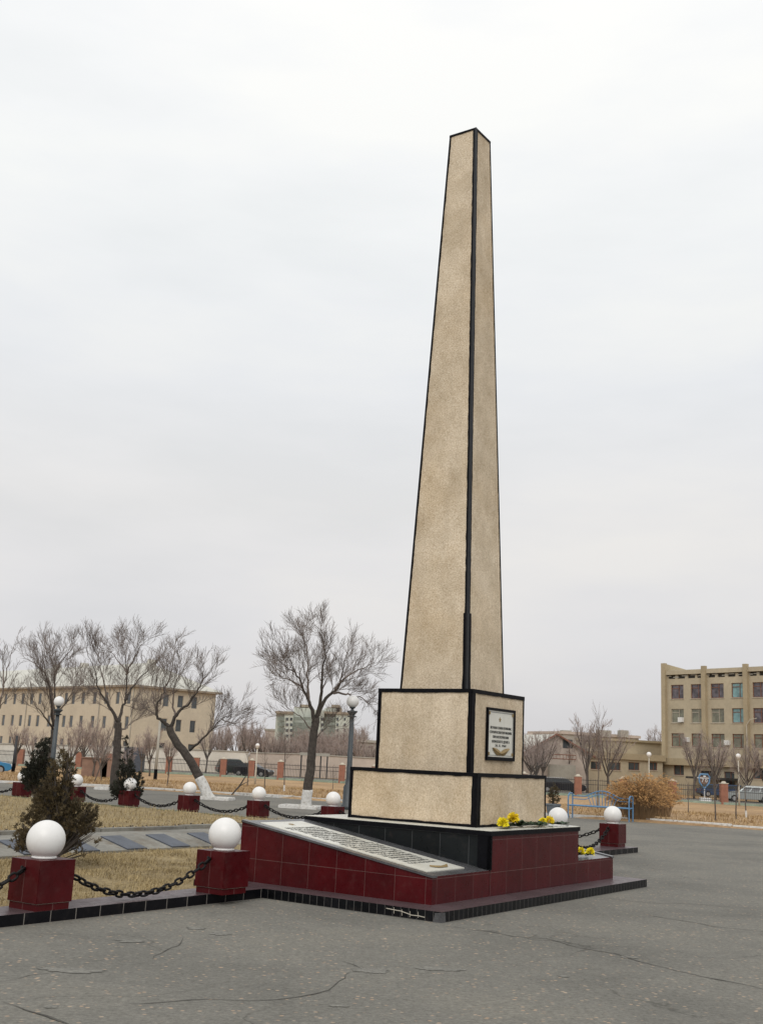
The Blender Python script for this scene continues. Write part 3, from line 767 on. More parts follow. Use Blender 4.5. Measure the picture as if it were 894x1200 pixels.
def tree(name, label, Dn, trunk, tr, limbs, seed, white=0, L_=1.5, dens=1., twr=.006, grp=None, bark='bark', maxl=3, depth=1.2, twm='twig'):
    """trunk: [(px,py)...] with radii tr; limbs: list of (pts, r0) in survey coords"""
    rnd = random.Random(seed)
    P = [D(x, y, Dn) for x, y in trunk]
    P[0].z = gz(P[0].x, Dn)-.05 if Dn > yk(P[0].x) else -.05
    root = P[0].copy(); t = thing(name, label, 'tree', root, 0, grp)
    P = [p-root for p in P]; n = len(P)
    # densify
    def dens_path(Q, k=4):
        out = []
        for i in range(len(Q)-1):
            a = Q[max(i-1, 0)]; b = Q[i]; c = Q[i+1]; d_ = Q[min(i+2, len(Q)-1)]
            for j in range(k):
                u = j/k; out.append(.5*((2*b)+(c-a)*u+(2*a-5*b+4*c-d_)*u*u+(3*b-a-3*c+d_)*u**3))
        out.append(Q[-1]); return out
    T = dens_path(P); m = MB(); nr = len(T)
    rad = [tr[0]+(tr[1]-tr[0])*(i/(nr-1))**.7 for i in range(nr)]; rad[0] *= 1.35
    T = [p+Vector((rnd.uniform(-1, 1), rnd.uniform(-1, 1), 0))*rad[i]*.10 for i, p in enumerate(T)]
    m.tube(T, rad, 10)
    crown = [MB(), MB(), MB(), MB()]
    for li, (pts, r0) in enumerate(limbs):
        yo = 0; off = rnd.uniform(-1, 1)*depth
        Q = []
        for i, (x, y) in enumerate(pts):
            Q.append(D(x, y + (9*(i/(len(pts)-1))**3 if y < 760 else 0), Dn + off*(i/(len(pts)-1))) - root)
        Q = dens_path(Q, 4); Q = Q[:max(4, int(len(Q)*.86))]
        Q = [q+Vector((rnd.uniform(-1, 1), rnd.uniform(-1, 1), rnd.uniform(-1, 1)))*.035*min(1, i) for i, q in enumerate(Q)]
        k = len(Q); rads = [r0*.86*(1-i/(k-1))**1.25+twr*1.3 for i in range(k)]
        (m if r0 > .05 else crown[0]).tube(Q, rads, 7)
        subs(crown, Q, r0, twr, 0, L_, rnd, dens, .06, twr, maxl)
    m.build('trunk', M[bark], t, smooth=True, uv=False)
    cm = MB()
    for c in crown: cm.add(c.v, c.f)
    cm.build('crown', M[twm], t, uv=False)
    if white:
        wm = MB(); zt_ = white; pts2 = []; rr2 = []
        for i in range(len(T)-1):
            if T[i].z > zt_: break
            pts2.append(T[i]); rr2.append(rad[i]*1.04+.004)
        q = T[len(pts2)]; p_ = T[len(pts2)-1]; f_ = (zt_-p_.z)/max(1e-6, q.z-p_.z); pts2.append(p_.lerp(q, min(1, f_))); rr2.append(rr2[-1])
        wm.tube(pts2, rr2, 10); wm.build('whitewashed_base', M['whitewash'], t, smooth=True, uv=False)
    return t
def z2(a, ox, oy, s): return [(ox+x/s, oy+y/s) for x, y in a]
A_ = lambda a: z2(a, 200, 700, 2.98)
tree('bare_tree', 'bare rounded tree with straight trunk and whitewashed foot in front of the apartment block', 36.6,
     A_([(472, 728), (478, 680), (488, 600), (494, 540), (499, 480), (508, 420)]), (.17, .12),
     [(A_([(500, 440), (488, 380), (462, 310), (436, 260), (408, 200), (365, 150)]), .085), (A_([(487, 375), (478, 290), (478, 200), (462, 110), (450, 70)]), .05),
      (A_([(508, 425), (525, 350), (530, 270), (540, 190), (520, 100), (490, 50)]), .075), (A_([(508, 420), (545, 350), (580, 322), (600, 270), (620, 180), (640, 110)]), .08),
      (A_([(575, 325), (600, 290), (650, 255), (700, 235), (755, 215)]), .05), (A_([(570, 335), (610, 338), (660, 350), (700, 375), (722, 410)]), .045),
      (A_([(462, 310), (420, 290), (382, 275), (352, 250)]), .035), (A_([(498, 470), (460, 425), (420, 395), (385, 370)]), .022), (A_([(432, 260), (392, 235), (350, 208)]), .025), (A_([(510, 490), (545, 455), (600, 440)]), .018)],
     11, white=.62, L_=1.25, dens=1.9, twr=.0042, depth=1.6)
B_ = lambda a: z2(a, 0, 690, 2.98)
tree('bare_tree', 'bare tree with dark trunk leaning left from a whitewashed foot', 40.0,
     B_([(735, 738), (712, 690), (688, 640), (655, 585), (620, 540), (597, 500), (592, 478)]), (.185, .12),
     [(B_([(594, 485), (575, 465), (550, 445), (552, 405), (572, 360), (567, 300), (560, 250)]), .085), (B_([(560, 400), (580, 345), (600, 280), (612, 210), (625, 150)]), .045),
      (B_([(594, 482), (618, 440), (655, 405), (688, 362), (706, 322), (705, 270), (698, 225)]), .08), (B_([(706, 322), (735, 290), (745, 250)]), .025),
      (B_([(612, 450), (605, 400), (610, 340), (640, 280), (650, 200)]), .045), (B_([(662, 565), (700, 530), (740, 490), (775, 455), (820, 430), (880, 345)]), .055),
      (B_([(775, 455), (820, 470), (860, 455)]), .02), (B_([(740, 490), (760, 440), (790, 390)]), .02), (B_([(550, 440), (540, 400), (530, 340), (535, 280)]), .03)],
     12, white=.75, L_=1.15, dens=1.85, twr=.0045, depth=1.6, bark='bark')
tree('bare_tree', 'bare tree with upright forked trunk in front of the cream building', 44.0,
     B_([(402, 650), (408, 600), (411, 540), (413, 490), (414, 468)]), (.18, .13),
     [(B_([(413, 475), (402, 440), (375, 395), (345, 352), (332, 285), (305, 200), (275, 120)]), .09), (B_([(345, 352), (310, 345), (275, 335), (240, 320)]), .03), (B_([(380, 400), (362, 330), (350, 260), (330, 200), (320, 150)]), .04),
      (B_([(414, 470), (428, 420), (440, 370), (441, 280), (430, 190), (410, 110)]), .075), (B_([(436, 390), (460, 350), (490, 310), (530, 270), (545, 200)]), .06), (B_([(441, 300), (470, 240), (500, 180), (520, 130)]), .04),
      (B_([(441, 290), (400, 230), (370, 180)]), .03), (B_([(424, 495), (450, 480), (490, 445), (530, 405)]), .04)],
     13, L_=1.35, dens=1.6, twr=.005, depth=2)
C_ = lambda a: z2(a, 0, 700, 5.96)
tree('bare_tree', 'bare wide fan-shaped tree behind the left street lamp', 48.0,
     [(59, 906), (60, 885), (63, 868), (64, 855)], (.19, .13),
     [(C_([(370, 920), (330, 850), (260, 760), (180, 640)]), .06), (C_([(375, 900), (365, 780), (350, 640), (300, 520), (160, 380)]), .07), (C_([(375, 860), (370, 700), (330, 560), (300, 420), (290, 270)]), .05),
      (C_([(380, 880), (378, 700), (385, 520), (345, 350), (400, 220)]), .06), (C_([(382, 880), (430, 780), (490, 700), (540, 560), (545, 420)]), .055), (C_([(385, 520), (440, 440), (500, 350), (550, 250)]), .035), (C_([(300, 520), (230, 450), (130, 400)]), .03)],
     14, L_=1.4, dens=1.55, twr=.0052, depth=2, maxl=3)
tree('bare_tree', 'bare upright tree cut by the left edge of the frame', 47.0,
     [(-10, 908), (-9, 880), (-8, 850)], (.15, .1),
     [([(-8, 850), (2, 818), (8, 790), (14, 765), (17, 745)], .05), ([(-8, 855), (-14, 800), (-8, 760)], .05), ([(-7, 850), (0, 830), (12, 815), (24, 800)], .03), ([(5, 805), (3, 775), (2, 750)], .03)], 15, L_=1.2, dens=1., twr=.007)
# tree pits of white kerb
def pit(px, py, dn, w_, d_, label, rz):
    p = D(px, py, dn); p.z = 0; g = MB()
    for b_ in ((-w_/2, w_/2, -d_/2, -d_/2+.14), (-w_/2, w_/2, d_/2-.14, d_/2), (-w_/2, -w_/2+.14, -d_/2+.14, d_/2-.14), (w_/2-.14, w_/2, -d_/2+.14, d_/2-.14)): g.box(b_[0], b_[1], b_[2], b_[3], -.02, .10)
    o = g.build('tree_pit_kerb', M['whitewash'], loc=p, rotz=rz, bevel=.02); tag(o, label, 'kerb', 'white kerb frames around tree feet')
pit(353, 946, 36.3, 1.25, .9, 'white kerb frame around the foot of the straight whitewashed tree', -.2)
pit(254, 938, 39.7, 1.1, .8, 'white kerb frame around the foot of the leaning tree', -.2)
pit(122, 924, 44.0, .6, .5, 'small white kerb frame right of the front conifer', -.2)
# ------------------------------------------------------------------ bare background trees, saplings and shrubs
def far_proto(seed, h, spread, dens, twr, n0=6, maxl=3, single=False):
    rnd = random.Random(seed); t = thing('bare_tree', 'x', 'tree')
    m = MB(); T = bend_path(Vector((0, 0, 0)), Vector((rnd.uniform(-.1, .1), 0, 1)), h*.38, 4, .06, .1, rnd); r = h*.017
    m.tube(T, [r*(1.2-.1*i) for i in range(5)], 7)
    cr = [MB(), MB(), MB(), MB()]
    for k in range(n0):
        a = 2*PI*k/n0+rnd.uniform(-.4, .4); d = Vector((math.cos(a)*spread, math.sin(a)*spread, 1)).normalized()
        p, _ = along(T, rnd.uniform(.5, 1)); Q = bend_path(p, d, h*rnd.uniform(.45, .62), 5, .14, .1, rnd)
        m.tube(Q, [r*.55*(1-i/6)+twr for i in range(6)], 5, cap=False)
        subs(cr, Q, r*.5, twr, 0, h*.22, rnd, dens, .08, twr, maxl)
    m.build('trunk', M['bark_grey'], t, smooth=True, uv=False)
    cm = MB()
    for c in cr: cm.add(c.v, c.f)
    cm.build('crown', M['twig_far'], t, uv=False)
    return t
protos = [far_proto(21, 7, .6, 1.0, .011, 8), far_proto(22, 7, .35, 1.0, .011, 7), far_proto(23, 6, .85, 1.05, .011, 9), far_proto(24, 5, .6, 1.2, .010, 10)]
used = [False]*4
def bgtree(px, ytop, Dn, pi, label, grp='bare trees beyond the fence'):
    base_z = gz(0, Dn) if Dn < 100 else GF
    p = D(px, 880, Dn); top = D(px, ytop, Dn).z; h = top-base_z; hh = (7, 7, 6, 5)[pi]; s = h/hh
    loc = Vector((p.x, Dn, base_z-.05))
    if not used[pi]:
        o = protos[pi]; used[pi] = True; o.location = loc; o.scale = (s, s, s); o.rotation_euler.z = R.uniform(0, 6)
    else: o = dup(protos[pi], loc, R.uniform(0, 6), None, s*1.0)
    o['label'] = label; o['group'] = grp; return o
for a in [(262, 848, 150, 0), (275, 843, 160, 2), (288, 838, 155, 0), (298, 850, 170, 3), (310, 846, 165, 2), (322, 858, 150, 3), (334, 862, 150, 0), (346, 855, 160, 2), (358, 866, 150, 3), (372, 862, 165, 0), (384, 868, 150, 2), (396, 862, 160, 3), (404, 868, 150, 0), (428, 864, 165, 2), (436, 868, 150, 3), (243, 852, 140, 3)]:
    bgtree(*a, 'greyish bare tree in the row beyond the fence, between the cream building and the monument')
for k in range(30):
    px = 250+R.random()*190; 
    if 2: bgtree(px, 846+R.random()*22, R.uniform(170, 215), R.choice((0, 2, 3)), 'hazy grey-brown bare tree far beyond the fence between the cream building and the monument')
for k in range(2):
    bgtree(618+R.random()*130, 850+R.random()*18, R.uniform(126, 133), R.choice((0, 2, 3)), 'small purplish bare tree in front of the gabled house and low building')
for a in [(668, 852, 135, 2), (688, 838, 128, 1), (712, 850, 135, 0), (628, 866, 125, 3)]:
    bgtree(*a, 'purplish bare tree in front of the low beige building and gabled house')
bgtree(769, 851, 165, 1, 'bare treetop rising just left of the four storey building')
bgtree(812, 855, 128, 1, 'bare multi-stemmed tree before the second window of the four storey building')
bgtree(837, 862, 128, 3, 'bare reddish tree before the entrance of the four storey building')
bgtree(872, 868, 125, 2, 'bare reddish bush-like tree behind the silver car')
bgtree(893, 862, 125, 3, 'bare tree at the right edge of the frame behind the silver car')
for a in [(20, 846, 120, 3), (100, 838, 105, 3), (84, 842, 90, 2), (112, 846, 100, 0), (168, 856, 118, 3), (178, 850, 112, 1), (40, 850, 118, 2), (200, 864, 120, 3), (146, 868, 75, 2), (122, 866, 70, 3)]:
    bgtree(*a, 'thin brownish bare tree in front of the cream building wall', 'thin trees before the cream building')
# saplings on the verge
def sapling(px, py, h, label, seed, white=False, lean=0):
    b = G(px, py, 0); 
    for _ in range(12): b = G(px, py, gz(b.x, b.y))
    rnd = random.Random(seed); t = thing('sapling', label, 'sapling', b, 0, 'thin bare saplings on the dry verge')
    m = MB(); T = bend_path(Vector((0, 0, -.05)), Vector((lean, 0, 1)).normalized(), h, 5, .05, .04, rnd); m.tube(T, [.028*(1-.15*i) for i in range(6)], 6)
    m.build('trunk', M['bark_grey'], t, uv=False); cr = [MB(), MB(), MB()]
    subs(cr, T, .02, .006, 0, h*.35, rnd, 1.6, .1, .006, 2, .35); cm = MB()
    for c in cr: cm.add(c.v, c.f)
    cm.build('crown', M['twig'], t, uv=False)
    if white: g = MB(); g.tube([(0, 0, -.05), T[1]*.5], .04, 6); g.build('whitewashed_base', M['whitewash'], t, uv=False)
sapling(333, 927, 2.8, 'thin sapling with white painted foot left of the straight tree', 1, True)
sapling(196, 921, 2.4, 'thin sapling on the verge between conifer and leaning tree', 2)
sapling(310, 925, 1.7, 'small sapling just left of the white-footed sapling', 3)
sapling(390, 925, 1.8, 'small sapling right of the straight tree trunk', 4)
sapling(700, 948, 3.6, 'thin sapling behind the blue bench', 5)
sapling(806, 952, 1.6, 'low thin sapling right of the straw-coloured bush', 6)
sapling(838, 962, 2.7, 'tall thin sapling left of the brick pillar at right', 7)
sapling(874, 958, 3.0, 'thin sapling with white painted foot before the silver car', 8, True)
sapling(862, 960, 1.8, 'thin sapling just right of the brick pillar', 9)
sapling(110, 918, 2.6, 'leaning sapling right of the large front conifer', 10, False, .3)
sapling(120, 916, 2.2, 'twiggy sapling beside the upright forked tree', 11, False, -.25)
sapling(290, 922, 2.0, 'twiggy sapling left of the dark parked car pillar', 12)
# fallen branch
b0 = G(272, 931, .05); g = MB(); p1 = D(281, 921, b0.y+.3); p2 = D(289, 908, b0.y+.5); g.tube([b0, p1, p2], [.03, .035, .02], 6); g.tube([p1, D(292, 915, b0.y+.4)], [.018, .01], 5)
tag(g.build('fallen_branch', M['bark'], uv=False), 'dark broken branch sticking up from the verge right of the leaning tree', 'branch')
# ------------------------------------------------------------------ conifers
def conifer(name, label, loc, h, lobes, n, mt, seed, leaf=.075):
    """lobes: (x, y, z, rx, rz) ellipsoids; sprays of small scales point outward and up"""
    rnd = random.Random(seed); t = thing(name, label, 'conifer', loc, 0)
    m = MB(); m.tube([(0, 0, -.05), (.02, 0, h*.4), (0, .02, h*.85)], [.035, .025, .008], 6)
    fo = MB(); tot = sum(l[3]**2*l[4] for l in lobes)
    for (x, y, z, rx, rz) in lobes:
        k = int(n*(rx**2*rz)/tot)
        for i in range(max(3, k//60)):
            a = rnd.uniform(0, 2*PI); e = Vector((x+math.cos(a)*rx*.7, y+math.sin(a)*rx*.7, z+rnd.uniform(-.3, .6)*rz)); m.tube([(0, 0, max(.02, e.z*.35)), Vector((e.x*.5, e.y*.5, e.z*.65)), e], [.012, .009, .004], 4)
        for i in range(k):
            while True:
                q = Vector((rnd.uniform(-1, 1), rnd.uniform(-1, 1), rnd.uniform(-1, 1)))
                if .25 < q.length < 1: break
            if noise.noise(Vector((q.x*rx*7+x*3, q.y*rx*7, q.z*rz*6+z*3))) < .03: continue
            if q.length > .75 and noise.noise(Vector((q.x*7, q.y*7, q.z*7+seed))) < .08: continue
            p = Vector((x+q.x*rx, y+q.y*rx, z+q.z*rz))
            if p.z < .03: continue
            d = (Vector((q.x, q.y, .9+rnd.uniform(-.5, .4)))+Vector((rnd.uniform(-.4, .4), rnd.uniform(-.4, .4), 0))).normalized()
            s = twist(d, PI/2, rnd.uniform(0, 2*PI)); l_ = leaf*rnd.uniform(.6, 1.4); ww = l_*.17
            # a spray: stem leaflet with side leaflets
            fo.add([p, p+d*l_*.5+s*ww, p+d*l_, p+d*l_*.5-s*ww], [(0, 1, 2, 3)])
            for sg in (-1, 1):
                b = p+d*l_*.3; dd = (d+s*sg*1.1).normalized(); fo.add([b, b+dd*l_*.35+d*ww*.7, b+dd*l_*.62, b+dd*l_*.35-d*ww*.7], [(0, 1, 2, 3)])
    m.build('trunk', M['bark'], t, uv=False); fo.build('foliage', mt, t, uv=False)
    return t
def conif_px(name, label, Dn, base, lobes_px, n, mt, seed, leaf=.075, zb=None):
    b = D(base[0], base[1], Dn); b.z = zb if zb is not None else .05; L__ = []
    for (px, py, rx, ry) in lobes_px:
        c = D(px, py, Dn)-b; k = Dn/F; L__.append((c.x, R.uniform(-.12, .12), c.z, rx*k, ry*k))
    return conifer(name, label, b, max(l[2] for l in L__)+.3, L__, n, mt, seed, leaf)
conif_px('conifer_shrub', 'large loose brown-green conifer shrub behind the nearest bollard', 15.2, (68, 1006),
         [(68, 915, 19, 25), (60, 935, 23, 24), (62, 957, 27, 28), (90, 962, 22, 26), (40, 972, 18, 20), (62, 980, 26, 20), (104, 978, 13, 26), (24, 990, 12, 13), (72, 895, 11, 14), (101, 1000, 5, 9)], 17000, M['conifer'], 31, .066)
conif_px('conifer_shrub', 'dark pointed conifer behind the large front conifer at left', 29.0, (42, 931),
         [(44, 915, 15, 16), (46, 900, 13, 16), (49, 885, 9, 14), (52, 873, 5, 10), (35, 908, 9, 14)], 6500, M['conifer2'], 32, .10, .1)
conif_px('conifer_shrub', 'narrow dark conifer with a slender tip around a distant bollard', 32.2, (150, 938),
         [(150, 925, 18, 13), (151, 912, 13, 13), (149, 898, 8, 12), (148, 884, 5, 12), (147, 870, 3, 9), (138, 928, 9, 10), (162, 922, 7, 12)], 4600, M['conifer2'], 33, .10, .1)
# potted small conifer right of the pedestal
b = D(648, 944, 38); b.z = 0.0
pc = conifer('potted_conifer', 'small brown conifer in a grey pot behind the right end of the pedestal', b, 1.0, [(0, 0, .58, .22, .2), (.03, 0, .8, .15, .2), (0, 0, 1.0, .08, .16)], 900, M['conifer'], 34, .09)
g = MB(); g.lathe([(.17, 0), (.24, .4), (.26, .4), (.26, .45), (.2, .45)], 14); g.build('pot', M['pot'], pc, smooth=False)
# ------------------------------------------------------------------ straw bush
def bush(px, py, label, wpx, hpx, n, seed, mt='straw', leafy=True):
    b = G(px, py, .05)
    for _ in range(10): b = G(px, py, gz(b.x, b.y))
    k = b.y/F; rx = wpx/2*k; h = hpx*k
    rnd = random.Random(seed); t = thing('dry_bush', label, 'bush', b, 0); m = MB(); lf = MB()
    for i in range(n):
        a = rnd.uniform(0, 2*PI); rr = rnd.random()**.6; tgt = Vector((math.cos(a)*rr*rx, math.sin(a)*rr*rx*.7, h*(1-.45*rr*rr)*rnd.uniform(.55, 1.03)))
        st = Vector((math.cos(a)*rr*rx*.38, math.sin(a)*rr*.3, -.03)); mid = st.lerp(tgt, .5)+Vector((-math.cos(a)*.1, 0, .12*h))
        P = [st, mid, tgt, tgt+Vector((math.cos(a)*.10, math.sin(a)*.1, rnd.uniform(-.08, .05)))]
        m.tube(P, [.008, .006, .003, .002], 3, cap=False)
        if leafy:
            for j in range(16):
                p, d = along(P, rnd.uniform(.3, .99)); dd = (d+Vector((rnd.uniform(-1, 1), rnd.uniform(-1, 1), rnd.uniform(-.9, .6)))).normalized(); s = dd.orthogonal().normalized(); l_ = rnd.uniform(.04, .11)
                lf.add([p, p+dd*l_*.5+s*.010, p+dd*l_, p+dd*l_*.5-s*.010], [(0, 1, 2, 3)])
    m.build('stems', M['straw_stem'], t, uv=False)
    if leafy: lf.build('dry_leaves', M[mt], t, uv=False)
bush(750, 960, 'big rounded straw-coloured bush right of the blue bench', 76, 50, 650, 41)
bush(775, 957, 'straw-coloured bush clump at the right side of the big bush', 50, 46, 330, 42)
bush(727, 955, 'low straw-coloured clump behind the right end of the bench', 40, 40, 160, 43)
# ------------------------------------------------------------------ street lamps
def lamp(px, ptop, Dn, gd, label, pr, col, kind):
    c = D(px, ptop, Dn); r = gd/2*Dn/F; zb = gz(c.x, Dn) if Dn > yk(c.x) else 0
    if Dn > 95: zb = GF
    t = thing('street_lamp', label, 'street lamp', (c.x, Dn, zb), 0); H_ = c.z-zb
    g = MB()
    if kind == 'classic':
        g.lathe([(pr*3, 0), (pr*3, .12), (pr*2.3, .16), (pr*2.2, .7), (pr*1.5, .8), (pr*1.25, 1.0), (pr, H_-r-.30)], 16)
        g.build('pole', M[col], t, smooth=True)
        g = MB(); z = H_-r
        g.lathe([(pr, z-.31), (pr*2.0, z-.30), (pr*2.1, z-.27), (pr*1.0, z-.25), (pr*1.5, z-.2), (pr*2.35, z-.14), (pr*2.4, z-.10), (pr*.8, z-.09), (pr*.6, z-.04), (r*.45, z-.01), (r*.5, z+.03)], 20); g.build('lamp_collar', M[col], t, smooth=False)
    else:
        g.lathe([(pr*1.5, 0), (pr*1.2, 1.2), (pr, 1.25), (pr*.8, H_-r+.02)], 10); g.build('pole', M[col], t, smooth=True)
        g = MB(); z = H_-r; g.lathe([(pr*.9, z-.12), (pr*2.2, z-.05), (pr*2.2, z+.02)], 10); g.build('lamp_collar', M[col], t)
    g = MB(); g.sphere((0, 0, H_), r, 24, 16); g.build('globe', M['globe'], t, smooth=True)
lamp(413.4, 822, 37.0, 14.4, 'dark street lamp with white globe just left of the pedestal', .072, 'lamp_post', 'classic')
lamp(69.6, 822, 42.0, 11.8, 'dark street lamp with white globe behind the conifers at left', .072, 'lamp_post', 'classic')
lamp(302, 873.5, 100.0, 4.6, 'thin distant lamp with pale globe beyond the fence at left', .06, 'cap', 'thin')
lamp(760, 884, 112.0, 5.4, 'thin distant lamp with pale globe above the straw bush', .06, 'cap', 'thin')
lamp(864.5, 886, 106.0, 5.6, 'thin distant lamp with pale globe above the silver car', .06, 'cap', 'thin')
# utility poles by the cream building
for px, pt, dn, lb in ((188, 845, 100, 'grey concrete utility pole with dark foot in front of the cream building'), (20.5, 862, 95, 'dark slim post beside the leftmost brick pillar')):
    c = D(px, pt, dn); t = thing('utility_pole', lb, 'pole', (c.x, dn, GF)); g = MB(); g.lathe([(.14, 0), (.10, c.z-GF)], 8); g.build('shaft', M['greyconc'] if px > 100 else M['fence'], t, smooth=True)
    g = MB(); g.lathe([(.16, 0), (.155, .9)], 8); g.build('painted_foot', M['black_paint'], t)
# ------------------------------------------------------------------ blue bench
bl, br = G(664.5, 958.5), G(738, 963.5)
bd = (br-bl); BW = bd.length; ba = math.atan2(bd.y, bd.x)
bn = thing('park_bench', 'long blue metal bench with arched slatted back at the kerb', 'bench', bl, ba)
def arc_side(x, name):
    g = MB(); P = [(x, -.02, 0), (x, -.02, .62), (x, .02, .74), (x, .12, .80), (x, .40, .80), (x, .46, .80), (x, .46, 0)]
    g.tube(P, .024, 6); g.build(name, M['blue'], bn, uv=False)
arc_side(.03, 'end_frame'); arc_side(BW-.03, 'end_frame')
g = MB()
g.tube([(0, 0, .42), (BW, 0, .42)], .024, 6); g.tube([(0, .45, .42), (BW, .45, .42)], .02, 6); g.tube([(0, .15, .42), (BW, .15, .42)], .02, 6); g.tube([(0, .3, .42), (BW, .3, .42)], .02, 6)
g.build('seat', M['blue'], bn, uv=False)
g = MB(); N = 24
arch = [(BW*(.02+.96*i/N), .46, .72+.20*max(0, math.sin(PI*min(1, max(0, (i/N-.22)/.56))))) for i in range(N+1)]
g.tube(arch, .018, 6); g.tube([(p[0], p[1], p[2]-.11 if 5 < i < 19 else .62) for i, p in enumerate(arch)], .013, 6)
for i in range(9):
    f_ = .26+.48*i/8; k = arch[int(round(f_*N))]; g.tube([(BW*(.5+(f_-.5)*.75), .46, .44), (BW*f_, .46, k[2])], .012, 5)
g.build('backrest', M['blue'], bn, uv=False)
# ------------------------------------------------------------------ fence with brick pillars
def fd(px): return 108 + (850-px)*.031
pil_px = [-10, 23.5, 57, 92, 128, 163, 198, 230, 262, 295, 329, 365, 401, 439, 479, 521, 566, 614, 677, 730, 787, 847, 908]
pp = []
for i, px in enumerate(pil_px):
    dn = fd(px); c = D(px, 900, dn); pp.append(Vector((c.x, dn, GF)))
P0 = None; PH = 1.88
GR = 'brick pillars of the parking fence'
names_p = {}
vis_lbl = {23.5: 'leftmost brick pillar seen left of the dark conifer', 198: 'brick pillar left of the leaning trunk', 230: 'brick pillar right behind the leaning trunk', 262: 'brick pillar between leaning tree and the dark jeep', 295: 'brick pillar in front of the dark parked jeep', 401: 'brick pillar just left of the dark street lamp', 677: 'tall brick pillar in front of the black estate car', 730: 'brick pillar half hidden by the straw bush', 847: 'brick pillar left of the silver car'}
for i, p in enumerate(pp):
    lb = vis_lbl.get(pil_px[i], 'brick pillar of the fence hidden among twigs and shrubs')
    if P0 is None:
        P0 = thing('fence_pillar', lb, 'pillar', p, 0, GR); g = MB(); g.box(-.33, .33, -.33, .33, -.1, PH); g.build('shaft', M['brick'], P0, bevel=.02)
        g = MB(); g.box(-.38, .38, -.38, .38, PH+.002, PH+.08); g.hexa([(-.2, -.2, PH+.08), (.2, -.2, PH+.08), (.2, .2, PH+.08), (-.2, .2, PH+.08)], [(-.12, -.12, PH+.24), (.12, -.12, PH+.24), (.12, .12, PH+.24), (-.12, .12, PH+.24)]); g.build('cap', M['cap'], P0)
    else: dup(P0, p, 0, lb)
for i, (a, b) in enumerate(zip(pp, pp[1:])):
    d = b-a; Ln = d.length; t = thing('iron_fence', 'dark metal railing section between brick pillars of the far fence', 'fence', a, math.atan2(d.y, d.x), 'metal railing sections between brick pillars')
    g = MB()
    for z in (.35, 1.15, 1.55): g.box(.34, Ln-.34, -.02, .02, z, z+.05)
    g.build('rail', M['fence'], t)
    g = MB(); nb = int((Ln-.68)/.17)
    for k in range(nb+1):
        x = .34+(Ln-.68)*k/nb; g.box(x-.012, x+.012, -.012, .012, .22, 1.72)
    g.build('railing_bars', M['fence'], t)
g = MB()
for a, b in zip(pp, pp[1:]):
    d = (b-a).normalized(); n = Vector((-d.y, d.x, 0)); q = [a-n*.36, b-n*.36, b+n*.1, a+n*.1]
    g.hexa([v+Vector((0, 0, -.2)) for v in q], [v+Vector((0, 0, .2)) for v in q])
tag(g.build('fence_plinth', M['mint']), 'long low pale green plinth running under the pillared fence', 'low wall')
# parking lot beyond the fence
g = MB(); g.add([(-160, 106, GF+.06), (160, 106, GF+.06), (160, 137, GF+.06), (-160, 137, GF+.06)], [(0, 1, 2, 3)]) if False else None
vs = []
for i, px in enumerate(pil_px): vs += [(pp[i].x, pp[i].y+.5, GF+.09), (pp[i].x*1.1, pp[i].y+14, GF+.09)]
g.add(vs, [(2*i, 2*i+2, 2*i+3, 2*i+1) for i in range(len(pp)-1)]); struct(g.build('parking_lot', M['asphalt'], uv=False))
